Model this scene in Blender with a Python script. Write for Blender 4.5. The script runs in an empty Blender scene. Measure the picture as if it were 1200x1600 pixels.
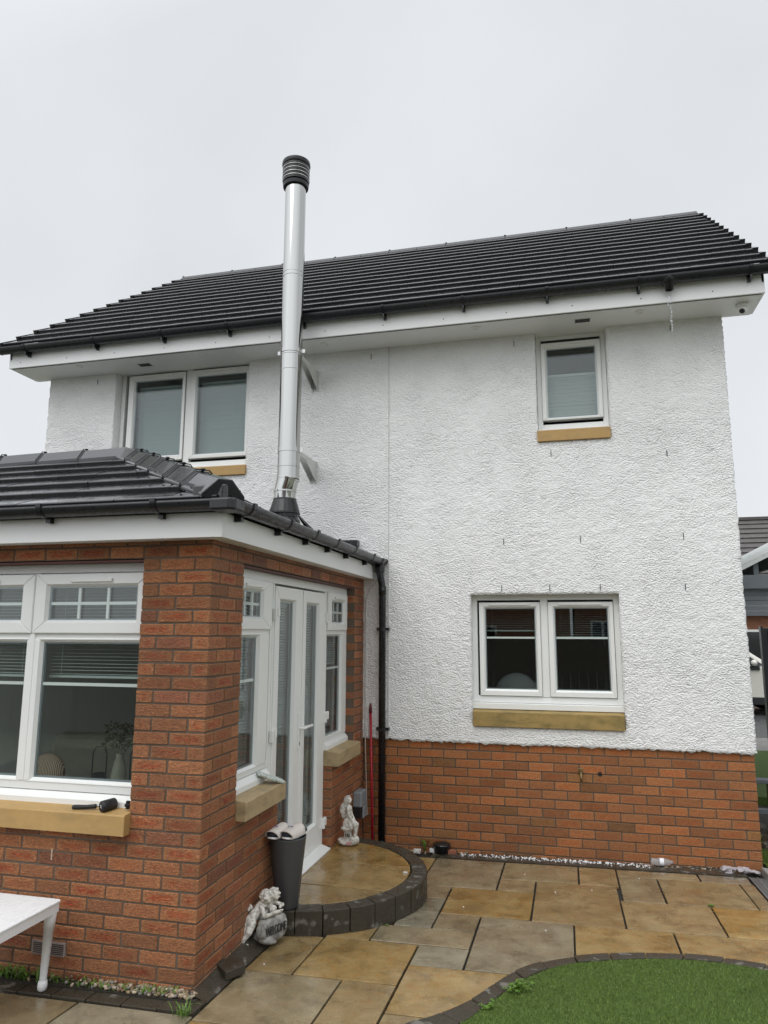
import bpy, bmesh, math, random
import numpy as np
from mathutils import Vector, Matrix
random.seed(7); rng = np.random.default_rng(7)
D = bpy.data; SC = bpy.context.scene
COL = SC.collection
R_ = math.radians

# ------------------------------------------------------------------ camera, sky, sun, exposure
cam = D.cameras.new('camera'); camo = D.objects.new('camera', cam); COL.objects.link(camo)
cam.sensor_fit = 'VERTICAL'; cam.sensor_height = 36; cam.lens = 36 * 1114.46 / 1600
cam.clip_start = 0.05; cam.clip_end = 3000
YAW, PIT, ROL = -0.2447, 0.1670, 0.0030
cy_, sy_, cp_, sp_ = math.cos(YAW), math.sin(YAW), math.cos(PIT), math.sin(PIT)
fw = Vector((sy_*cp_, cy_*cp_, sp_)); ri = Vector((cy_, -sy_, 0)); up = ri.cross(fw)
r2 = ri*math.cos(ROL) + up*math.sin(ROL); u2 = up*math.cos(ROL) - ri*math.sin(ROL)
M3 = Matrix((r2, u2, -fw)).transposed()
camo.matrix_world = Matrix.Translation((1.4888, -6.966, 1.8839)) @ M3.to_4x4()
SC.camera = camo
SUN_EL, SUN_AZ = R_(55), R_(200)          # azimuth clockwise from +y: behind the camera, to the left
w = D.worlds.new('World'); SC.world = w; w.use_nodes = True
nt = w.node_tree; nt.nodes.clear()
def N(nt, t, **k):
    n = nt.nodes.new(t)
    for a, v in k.items():
        if a == 'inp':
            for i, x in v.items(): n.inputs[i].default_value = x
        else: setattr(n, a, v)
    return n
out = N(nt, 'ShaderNodeOutputWorld'); bg = N(nt, 'ShaderNodeBackground'); bg.inputs[1].default_value = 0.1
sky = N(nt, 'ShaderNodeTexSky', sky_type='NISHITA', sun_disc=False, sun_elevation=SUN_EL, sun_rotation=SUN_AZ, dust_density=4.0)
tc = N(nt, 'ShaderNodeTexCoord'); sep = N(nt, 'ShaderNodeSeparateXYZ')
nt.links.new(tc.outputs['Generated'], sep.inputs[0])
# overcast luminance: cloud deck brightens towards the zenith and towards the hidden sun
zr = N(nt, 'ShaderNodeMapRange', inp={1: 0.74, 2: 1.0, 3: 7.2, 4: 19.0}); nt.links.new(sep.outputs['Z'], zr.inputs[0])
dt = N(nt, 'ShaderNodeVectorMath', operation='DOT_PRODUCT')
nt.links.new(tc.outputs['Generated'], dt.inputs[0])
dt.inputs[1].default_value = (math.sin(SUN_AZ)*math.cos(SUN_EL), math.cos(SUN_AZ)*math.cos(SUN_EL), math.sin(SUN_EL))
gl = N(nt, 'ShaderNodeMapRange', inp={1: 0.3, 2: 1.0, 3: 0.0, 4: 7.5}); nt.links.new(dt.outputs['Value'], gl.inputs[0])
nz = N(nt, 'ShaderNodeTexNoise', inp={'Scale': 2.2, 'Detail': 4.0, 'Roughness': 0.5}); nt.links.new(tc.outputs['Generated'], nz.inputs[0])
nzr = N(nt, 'ShaderNodeMapRange', inp={1: 0.3, 2: 0.7, 3: 0.93, 4: 1.06}); nt.links.new(nz.outputs[0], nzr.inputs[0])
hz = N(nt, 'ShaderNodeMapRange', inp={1: 0.0, 2: 0.45, 3: 1.1, 4: 0.0}); nt.links.new(sep.outputs['Z'], hz.inputs[0])
a0 = N(nt, 'ShaderNodeMath', operation='ADD'); nt.links.new(zr.outputs[0], a0.inputs[0]); nt.links.new(hz.outputs[0], a0.inputs[1])
ad = N(nt, 'ShaderNodeMath', operation='ADD'); nt.links.new(a0.outputs[0], ad.inputs[0]); nt.links.new(gl.outputs[0], ad.inputs[1])
mu = N(nt, 'ShaderNodeMath', operation='MULTIPLY'); nt.links.new(ad.outputs[0], mu.inputs[0]); nt.links.new(nzr.outputs[0], mu.inputs[1])
cl = N(nt, 'ShaderNodeVectorMath', operation='SCALE'); cl.inputs[0].default_value = (0.955, 0.985, 1.02)
nt.links.new(mu.outputs[0], cl.inputs['Scale'])
mx = N(nt, 'ShaderNodeMix', data_type='RGBA'); mx.inputs['Factor'].default_value = 0.96
nt.links.new(sky.outputs[0], mx.inputs[6]); nt.links.new(cl.outputs[0], mx.inputs[7])
nt.links.new(mx.outputs[2], bg.inputs[0]); nt.links.new(bg.outputs[0], out.inputs[0])
sl = D.lights.new('sun', 'SUN'); so = D.objects.new('sun', sl); COL.objects.link(so)
sl.energy = 0.9; sl.angle = R_(50); sl.color = (1, 0.97, 0.93)
so.rotation_euler = (math.pi/2 - SUN_EL, 0, math.pi - SUN_AZ)
so.location = (0, -5, 20)
SC.view_settings.view_transform = 'Standard'; SC.view_settings.look = 'None'
SC.view_settings.exposure = 0.17; SC.view_settings.gamma = 1.0

# ------------------------------------------------------------------ constants found from the photograph
XC, YC, ZC = -0.4525, -3.2506, 2.2373      # sunroom corner; main wall is the plane y = 0
XR, XL = 3.05, -4.36                        # main wall ends
def gz(x, y): return -0.12 - 0.042*max(min(y, 1.0), -9.0) + 0.015*max(min(x, 6), -6)

# ------------------------------------------------------------------ materials
def mat(name, base=(.5, .5, .5), rough=.5, metal=0.0, build=None, **k):
    m = D.materials.new(name); m.use_nodes = True
    b = m.node_tree.nodes['Principled BSDF']
    b.inputs['Base Color'].default_value = (*base, 1); b.inputs['Roughness'].default_value = rough
    b.inputs['Metallic'].default_value = metal
    for a, v in k.items(): b.inputs[a.replace('_', ' ')].default_value = v
    if build: build(m.node_tree, b)
    return m
def L(nt, a, b): nt.links.new(a, b)
def coords(nt, scale=(1, 1, 1), kind='Object', loc=(0, 0, 0)):
    t = N(nt, 'ShaderNodeTexCoord'); mp = N(nt, 'ShaderNodeMapping')
    mp.inputs['Scale'].default_value = scale; mp.inputs['Location'].default_value = loc
    L(nt, t.outputs[kind], mp.inputs[0]); return mp.outputs[0]
def noise(nt, vec, scale, detail=4, rough=.55, dist=0.0):
    n = N(nt, 'ShaderNodeTexNoise', inp={'Scale': scale, 'Detail': detail, 'Roughness': rough, 'Distortion': dist})
    L(nt, vec, n.inputs['Vector']); return n.outputs[0]
def ramp(nt, v, a, b, c0=0.0, c1=1.0):
    n = N(nt, 'ShaderNodeMapRange', inp={1: a, 2: b, 3: c0, 4: c1}); L(nt, v, n.inputs[0]); return n.outputs[0]
def mixc(nt, f, a, b, blend='MIX'):
    n = N(nt, 'ShaderNodeMix', data_type='RGBA', blend_type=blend)
    for s, v in ((0, f), (6, a), (7, b)):
        if isinstance(v, (int, float)): n.inputs[s].default_value = v
        elif isinstance(v, tuple): n.inputs[s].default_value = (*v, 1)
        else: L(nt, v, n.inputs[s])
    return n.outputs[2]
def math_(nt, op, a, b=0.0):
    n = N(nt, 'ShaderNodeMath', operation=op)
    for i, v in enumerate((a, b)):
        if isinstance(v, (int, float)): n.inputs[i].default_value = v
        else: L(nt, v, n.inputs[i])
    return n.outputs[0]
def bump(nt, b, h, strength=.5, dist=.01):
    n = N(nt, 'ShaderNodeBump'); n.inputs['Strength'].default_value = strength; n.inputs['Distance'].default_value = dist
    L(nt, h, n.inputs['Height']); L(nt, n.outputs[0], b.inputs['Normal']); return n
def speckle(c, amt=.12, scale=8, rvar=.12, bmp=0.0, bscale=200):
    """plain surface with slight dirt and gloss variation"""
    def f(nt, b):
        v = coords(nt); n1 = noise(nt, v, scale, 5)
        L(nt, mixc(nt, ramp(nt, n1, .3, .75), tuple(x*(1-amt) for x in c), c), b.inputs['Base Color'])
        r = b.inputs['Roughness'].default_value
        L(nt, ramp(nt, noise(nt, v, scale*2.3, 3), .3, .7, r-rvar*.5, r+rvar*.5), b.inputs['Roughness'])
        if bmp: bump(nt, b, noise(nt, v, bscale, 3), bmp, .003)
    return f
def render_build(nt, b):
    v = coords(nt)
    n0 = noise(nt, v, 30, 2, .5)
    dv = N(nt, 'ShaderNodeVectorMath', operation='MULTIPLY_ADD')
    t = N(nt, 'ShaderNodeTexNoise', inp={'Scale': 26.0, 'Detail': 2.0}); L(nt, v, t.inputs['Vector'])
    L(nt, t.outputs[1], dv.inputs[0]); dv.inputs[1].default_value = (.035, .035, .02); L(nt, v, dv.inputs[2])
    mp = N(nt, 'ShaderNodeMapping'); mp.inputs['Scale'].default_value = (1, 1, 1.55); L(nt, dv.outputs[0], mp.inputs[0])
    vo = N(nt, 'ShaderNodeTexVoronoi', feature='SMOOTH_F1', inp={'Scale': 52.0, 'Smoothness': .55, 'Randomness': 1.0}); L(nt, mp.outputs[0], vo.inputs['Vector'])
    n2 = noise(nt, mp.outputs[0], 52, 4, .65)
    h = math_(nt, 'ADD', math_(nt, 'MULTIPLY', vo.outputs[0], -1.3), math_(nt, 'MULTIPLY', n2, 1.1))
    bp = bump(nt, b, h, .5, .018); L(nt, ramp(nt, noise(nt, v, 2.3, 4, .6), 0.3, .7, .36, .72), bp.inputs['Strength'])
    big = noise(nt, v, .9, 5, .6)
    z = N(nt, 'ShaderNodeSeparateXYZ'); L(nt, v, z.inputs[0])
    streak = noise(nt, coords(nt, (7, 7, .5)), 1.0, 4, .6)
    dirt = math_(nt, 'MULTIPLY', ramp(nt, streak, .5, .8), .14)
    c = mixc(nt, ramp(nt, big, .35, .7), (.82, .825, .82), (.87, .87, .865))
    L(nt, mixc(nt, dirt, c, (.66, .67, .64)), b.inputs['Base Color'])
m_render = mat('roughcast_render', rough=.75, build=render_build)
def brick_build(edge, mid, alt, wave, crev=.6):
    def f(nt, b):
        uv = N(nt, 'ShaderNodeUVMap', uv_map='uv'); sz = N(nt, 'ShaderNodeUVMap', uv_map='sz')
        at = N(nt, 'ShaderNodeAttribute', attribute_name='bcol')
        ab = N(nt, 'ShaderNodeVectorMath', operation='ABSOLUTE'); L(nt, uv.outputs[0], ab.inputs[0])
        su = N(nt, 'ShaderNodeVectorMath', operation='SUBTRACT'); L(nt, sz.outputs[0], su.inputs[0]); L(nt, ab.outputs[0], su.inputs[1])
        s = N(nt, 'ShaderNodeSeparateXYZ'); L(nt, su.outputs[0], s.inputs[0])
        a = N(nt, 'ShaderNodeSeparateColor'); L(nt, at.outputs['Color'], a.inputs[0])
        off = N(nt, 'ShaderNodeVectorMath', operation='MULTIPLY_ADD'); L(nt, at.outputs['Color'], off.inputs[0]); off.inputs[1].default_value = (31, 17, 9); L(nt, uv.outputs[0], off.inputs[2])
        st = N(nt, 'ShaderNodeMapping'); st.inputs['Scale'].default_value = (1, 2.6, 1); L(nt, off.outputs[0], st.inputs[0])
        n1 = noise(nt, st.outputs[0], 30, 4, .65, .5)
        # red fire-flash in the middle of each brick, buff at its edges
        du = ramp(nt, s.outputs['X'], .012, .05); dv_ = ramp(nt, s.outputs['Y'], .006, .024)
        m_ = math_(nt, 'MULTIPLY', du, dv_)
        m_ = math_(nt, 'MULTIPLY', m_, ramp(nt, n1, .30, .62))
        m_ = math_(nt, 'MULTIPLY', m_, ramp(nt, a.outputs[0], .12, .75, .12, 1.0))
        c = mixc(nt, m_, edge, mid)
        c = mixc(nt, math_(nt, 'MULTIPLY', ramp(nt, a.outputs[1], .88, .97), .5), c, alt)
        val = N(nt, 'ShaderNodeHueSaturation'); L(nt, ramp(nt, a.outputs[2], 0, 1, .74, 1.22), val.inputs['Value']); L(nt, c, val.inputs['Color'])
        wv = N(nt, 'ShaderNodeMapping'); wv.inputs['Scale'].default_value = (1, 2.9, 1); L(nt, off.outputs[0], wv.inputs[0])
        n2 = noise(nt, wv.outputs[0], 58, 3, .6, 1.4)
        spk = math_(nt, 'MULTIPLY', ramp(nt, noise(nt, off.outputs[0], 300, 2), .35, .65, .85, 1.12), ramp(nt, n2, .34, .62, crev, 1.32))  # crevices darkened in colour: dirt, plus relief shading painted in
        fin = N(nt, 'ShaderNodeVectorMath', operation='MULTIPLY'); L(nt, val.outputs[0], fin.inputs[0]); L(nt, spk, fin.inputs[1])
        # damp staining and lime bloom that runs across several bricks
        ob = coords(nt); big = noise(nt, ob, 1.6, 4, .6)
        fin2 = mixc(nt, ramp(nt, big, .5, .78, 0, .22), fin.outputs[0], (.16, .09, .055))
        L(nt, fin2, b.inputs['Base Color'])
        bump(nt, b, math_(nt, 'ADD', n2, math_(nt, 'MULTIPLY', noise(nt, off.outputs[0], 240, 2), .25)), wave, .02)
        L(nt, ramp(nt, big, .3, .7, .62, .42), b.inputs['Roughness'])
    return f
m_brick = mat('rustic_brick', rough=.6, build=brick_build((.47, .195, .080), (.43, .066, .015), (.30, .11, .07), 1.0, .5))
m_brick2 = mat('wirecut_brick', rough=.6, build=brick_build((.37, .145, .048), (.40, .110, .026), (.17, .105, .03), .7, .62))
def mortar_build(nt, b):
    v = coords(nt)
    L(nt, mixc(nt, noise(nt, v, 7, 5), (.075, .055, .04), (.16, .125, .095)), b.inputs['Base Color'])
    bump(nt, b, noise(nt, v, 260, 3), .5, .003)
m_mortar = mat('mortar', rough=.85, build=mortar_build)
def tile_build(nt, b):
    v = coords(nt); at = N(nt, 'ShaderNodeAttribute', attribute_name='bcol')
    a = N(nt, 'ShaderNodeSeparateColor'); L(nt, at.outputs['Color'], a.inputs[0])
    c = mixc(nt, noise(nt, v, 14, 5), (.010, .011, .013), (.022, .024, .027))
    c = mixc(nt, math_(nt, 'MULTIPLY', a.outputs[0], .5), c, (.028, .03, .034))
    mo = ramp(nt, noise(nt, v, 5, 5, .7), .58, .72, 0, .5)
    L(nt, mixc(nt, mo, c, (.022, .026, .016)), b.inputs['Base Color'])
    b.inputs['Specular IOR Level'].default_value = .5; b.inputs['Coat Weight'].default_value = .5; b.inputs['Coat Roughness'].default_value = .05; b.inputs['Coat IOR'].default_value = 1.38
    L(nt, ramp(nt, noise(nt, v, 22, 4), .3, .7, .06, .2), b.inputs['Roughness'])
    bump(nt, b, noise(nt, v, 60, 3), .1, .004)
m_tile = mat('wet_roof_tile', rough=.3, build=tile_build)
m_shade_line = mat('shade_line_grey', (.22, .22, .215), .6)  # mid-grey colour for the shade line painted round the house sashes
m_ridge = mat('ridge_tile_grey', rough=.5, build=speckle((.018, .019, .022), .35, 14, .15))
m_upvc = mat('white_upvc', rough=.3, build=speckle((.80, .81, .79), .02, 3, .05))
m_fascia = mat('fascia_board', rough=.35, build=speckle((.84, .85, .84), .05, 1.5, .1))
m_blackpl = mat('black_plastic', rough=.28, build=speckle((.013, .014, .016), .3, 9, .18))
m_greypl = mat('dark_grey_plastic', rough=.4, build=speckle((.066, .069, .075), .1, 6, .15))
m_gutter = mat('gutter_plastic', rough=.33, build=speckle((.018, .02, .023), .3, 12, .2))
m_steel = mat('polished_stainless', (.50, .50, .485), .13, 1.0, build=lambda nt, b: (
    L(nt, ramp(nt, noise(nt, coords(nt, (1, 1, .15)), 22, 4), .3, .7, .04, .11), b.inputs['Roughness']),
    bump(nt, b, noise(nt, coords(nt, (1, 1, .3)), 9, 2), .06, .01)))
m_steel_dk = mat('steel_trim', (.5, .5, .5), .3, 1.0)
def stone_build(a, c, dirt):
    def f(nt, b):
        v = coords(nt)
        n1 = noise(nt, v, 16, 6, .65); n2 = noise(nt, coords(nt, (1, 1, 2.5)), 5, 5, .7)
        col = mixc(nt, n1, a, c)
        L(nt, mixc(nt, ramp(nt, n2, .46, .68, 0, .8), col, dirt), b.inputs['Base Color'])
        bump(nt, b, noise(nt, v, 190, 4), .35, .004)
        L(nt, ramp(nt, n2, .35, .7, .75, .45), b.inputs['Roughness'])
    return f
m_sill = mat('sandstone', rough=.7, build=stone_build((.40, .245, .085), (.50, .325, .13), (.34, .225, .09)))
m_sill_old = mat('mossy_sandstone', rough=.7, build=stone_build((.28, .19, .06), (.40, .275, .10), (.14, .115, .035)))
m_sill_pale = mat('weathered_sandstone', rough=.7, build=stone_build((.36, .265, .14), (.46, .35, .20), (.22, .175, .10)))
def slab_build(nt, b):
    v = coords(nt); at = N(nt, 'ShaderNodeAttribute', attribute_name='bcol')
    a = N(nt, 'ShaderNodeSeparateColor'); L(nt, at.outputs['Color'], a.inputs[0])
    sh = N(nt, 'ShaderNodeVectorMath', operation='MULTIPLY_ADD'); L(nt, at.outputs['Color'], sh.inputs[0]); sh.inputs[1].default_value = (13, 7, 5); L(nt, v, sh.inputs[2])
    n1 = noise(nt, sh.outputs[0], 4.5, 7, .68, .4); n2 = noise(nt, sh.outputs[0], 17, 6, .7, .6); n3 = noise(nt, sh.outputs[0], 2.0, 4, .6)
    buff = mixc(nt, ramp(nt, n1, .34, .66), (.235, .145, .042), (.35, .245, .10))
    buff = mixc(nt, ramp(nt, n2, .50, .70, 0, .85), buff, (.33, .16, .03))
    grey = mixc(nt, ramp(nt, n1, .3, .7), (.165, .148, .10), (.29, .26, .185))
    grey = mixc(nt, ramp(nt, n3, .56, .66, 0, .7), grey, (.185, .155, .115))
    c = mixc(nt, a.outputs[0], buff, grey)
    c = mixc(nt, ramp(nt, noise(nt, sh.outputs[0], 60, 3), .62, .78, 0, .5), c, (.10, .08, .05))
    fine = ramp(nt, noise(nt, sh.outputs[0], 130, 4, .7), .3, .7, .80, 1.18)
    wets = ramp(nt, noise(nt, v, 5.5, 5, .65, .4), .50, .64, 1.0, .70)
    dark = math_(nt, 'MULTIPLY', math_(nt, 'MULTIPLY', ramp(nt, a.outputs[1], 0, 1, .68, 1.04), fine), wets)
    f = N(nt, 'ShaderNodeVectorMath', operation='SCALE'); L(nt, c, f.inputs[0]); L(nt, dark, f.inputs['Scale'])
    L(nt, f.outputs[0], b.inputs['Base Color'])
    wet = noise(nt, v, 3.2, 5, .6)
    L(nt, ramp(nt, wet, .36, .60, .40, .12), b.inputs['Roughness'])
    L(nt, ramp(nt, wet, .38, .60, .1, .8), b.inputs['Coat Weight']); b.inputs['Coat Roughness'].default_value = .07; b.inputs['Coat IOR'].default_value = 1.36
    bump(nt, b, math_(nt, 'ADD', noise(nt, sh.outputs[0], 9, 4), math_(nt, 'MULTIPLY', noise(nt, v, 70, 4), .3)), .3, .02)
m_slab = mat('wet_sandstone_paving', rough=.35, build=slab_build)
m_joint = mat('paving_joint', rough=.8, build=speckle((.035, .032, .026), .5, 25, .1, .5, 150))
def kerb_build(nt, b):
    v = coords(nt); n1 = noise(nt, v, 9, 5, .6)
    c = mixc(nt, noise(nt, v, 45, 4), (.032, .027, .019), (.062, .054, .040))
    b.inputs['Specular IOR Level'].default_value = .3
    dry = ramp(nt, n1, .6, .66, 0, .8)
    L(nt, mixc(nt, dry, c, (.17, .16, .135)), b.inputs['Base Color'])
    L(nt, ramp(nt, n1, .45, .62, .22, .75), b.inputs['Roughness'])
    bump(nt, b, noise(nt, v, 120, 4), .5, .005)
m_kerb = mat('wet_charcoal_kerb', rough=.4, build=kerb_build)
def turf_build(nt, b):
    v = coords(nt); at = N(nt, 'ShaderNodeAttribute', attribute_name='bcol')
    a = N(nt, 'ShaderNodeSeparateColor'); L(nt, at.outputs['Color'], a.inputs[0])
    c = mixc(nt, a.outputs[0], (.07, .118, .012), (.15, .215, .032))
    c = mixc(nt, ramp(nt, noise(nt, v, 2.6, 4), .55, .72, 0, .6), c, (.055, .09, .010))
    L(nt, c, b.inputs['Base Color'])
m_turf = mat('artificial_turf', rough=.6, build=turf_build)
m_lawnbase = mat('turf_backing', rough=.9, build=speckle((.06, .11, .014), .5, 60, .1, .6, 220))
m_weed = mat('weed_leaf', rough=.5, build=speckle((.12, .24, .025), .55, 40, .1))
m_stat = mat('statue_stone', rough=.75, build=lambda nt, b: (
    L(nt, mixc(nt, ramp(nt, noise(nt, coords(nt), 45, 5), .36, .6), (.34, .32, .28), (.70, .68, .62)), b.inputs['Base Color']),
    bump(nt, b, noise(nt, coords(nt), 160, 3), .4, .004)))
m_stat2 = mat('statue_dark_stone', rough=.8, build=lambda nt, b: (
    L(nt, mixc(nt, ramp(nt, noise(nt, coords(nt), 30, 5), .35, .65), (.16, .155, .14), (.38, .37, .34)), b.inputs['Base Color']),
    bump(nt, b, noise(nt, coords(nt), 140, 3), .5, .005)))
m_letter = mat('carved_letter', (.045, .042, .038), .8)
m_whitepl = mat('white_plastic', rough=.3, build=speckle((.80, .81, .82), .06, 9, .2))
m_red = mat('red_paint', rough=.3, build=speckle((.42, .012, .03), .2, 20, .1))
m_greybox = mat('grey_enclosure', rough=.45, build=speckle((.24, .26, .27), .1, 12, .1))
m_cable = mat('cream_cable', (.62, .6, .55), .45)
m_brass = mat('old_brass', rough=.4, metal=.8, build=speckle((.3, .22, .1), .5, 40, .2))
m_fabric = mat('sandal_fabric', rough=.8, build=speckle((.62, .57, .52), .1, 60, .05, .4, 400))
m_navy = mat('navy_foam', rough=.7, build=speckle((.012, .014, .024), .3, 40, .1))
m_purple = mat('purple_stitch', (.10, .05, .20), .7)
m_rubber = mat('black_rubber', rough=.55, build=speckle((.014, .014, .016), .3, 30, .1))
m_steelrod = mat('bare_steel', (.55, .55, .56), .25, 1.0)
m_rag = mat('wet_rag', rough=.8, build=speckle((.42, .38, .40), .3, 25, .1, .3, 150))
m_bead = mat('polystyrene', (.8, .8, .8), .6)
m_soil = mat('damp_soil', rough=.75, build=speckle((.03, .024, .017), .5, 30, .2, .7, 120))
m_terra = mat('terracotta', rough=.7, build=speckle((.33, .12, .07), .3, 30, .1))
m_pinkpl = mat('pink_scrap', (.45, .12, .16), .5)
m_gravel = [mat('pebble_%s' % n, rough=.55, build=speckle(c, .35, 30, .15)) for n, c in
            (('buff', (.30, .22, .13)), ('grey', (.22, .20, .18)), ('cream', (.46, .38, .28)), ('brown', (.16, .10, .06)))]
def glass(name, tint=(.84, .89, .88), extra=.0):
    m = D.materials.new(name); m.use_nodes = True; t = m.node_tree; t.nodes.clear()
    o = N(t, 'ShaderNodeOutputMaterial'); mx = N(t, 'ShaderNodeMixShader'); tr = N(t, 'ShaderNodeBsdfTransparent'); g = N(t, 'ShaderNodeBsdfGlossy')
    tr.inputs[0].default_value = (*tint, 1); g.inputs['Roughness'].default_value = .015; g.inputs[0].default_value = (.95, .97, .97, 1)
    fr = N(t, 'ShaderNodeLayerWeight'); fr.inputs['Blend'].default_value = .5
    f = math_(t, 'ADD', math_(t, 'MULTIPLY', math_(t, 'POWER', fr.outputs['Facing'], 4.5), .85), .06+extra)
    # rain spots on the outside of the pane
    v = coords(t); n = noise(t, v, 60, 2, .5); bp = N(t, 'ShaderNodeBump'); bp.inputs['Strength'].default_value = .05; bp.inputs['Distance'].default_value = .003
    L(t, ramp(t, n, .66, .76), bp.inputs['Height']); L(t, bp.outputs[0], g.inputs['Normal'])
    L(t, f, mx.inputs[0]); L(t, tr.outputs[0], mx.inputs[1]); L(t, g.outputs[0], mx.inputs[2]); L(t, mx.outputs[0], o.inputs[0]); return m
m_glass = glass('window_glass')
m_blind = mat('blind_slat', rough=.45, build=speckle((.60, .61, .60), .06, 6, .1))
m_blind_dim = mat('blind_slat_grey', rough=.45, build=speckle((.33, .38, .38), .06, 6, .1))
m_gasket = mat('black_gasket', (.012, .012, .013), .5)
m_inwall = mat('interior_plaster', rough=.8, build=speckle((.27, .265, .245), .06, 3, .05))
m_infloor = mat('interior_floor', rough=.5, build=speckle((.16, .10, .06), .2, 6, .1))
m_sofa = mat('beige_upholstery', rough=.9, build=speckle((.34, .30, .23), .12, 20, .05, .3, 300))
m_stripe = mat('striped_cushion', rough=.9, build=lambda nt, b: L(nt, mixc(nt, ramp(nt, N(nt, 'ShaderNodeTexWave', inp={'Scale': 7.0}).outputs[1], .45, .55), (.25, .09, .05), (.5, .42, .32)), b.inputs['Base Color']))
m_leafdk = mat('dry_leaf', rough=.7, build=speckle((.07, .05, .025), .4, 40, .1))
m_graypaint = mat('grey_painted_timber', rough=.5, build=speckle((.15, .17, .185), .25, 6, .15))
m_poly = mat('twinwall_polycarbonate', rough=.35, build=speckle((.62, .64, .62), .15, 15, .15))
m_nbtile = mat('brown_roof_tile', rough=.5, build=speckle((.085, .075, .072), .35, 4, .15))
m_nbbrick = None
m_carpaint = mat('white_car_paint', rough=.18, build=speckle((.62, .60, .54), .08, 2, .08), Coat_Weight=.6)
m_carglass = mat('car_glass', (.012, .014, .016), .06)
m_asphalt = mat('wet_asphalt', rough=.35, build=speckle((.07, .072, .075), .35, 8, .25, .5, 120))
m_concrete = mat('concrete', rough=.6, build=speckle((.25, .24, .22), .3, 5, .2, .4, 90))
m_gate = mat('black_gate', rough=.35, build=speckle((.012, .015, .02), .3, 6, .15))
m_fence = mat('dark_fence_timber', rough=.7, build=lambda nt, b: L(nt, mixc(nt, noise(nt, coords(nt, (9, 9, .8)), 3, 5), (.10, .10, .085), (.24, .22, .18)), b.inputs['Base Color']))
m_grate = mat('galvanised_grate', rough=.4, metal=.7, build=speckle((.35, .36, .36), .3, 40, .2))

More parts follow.
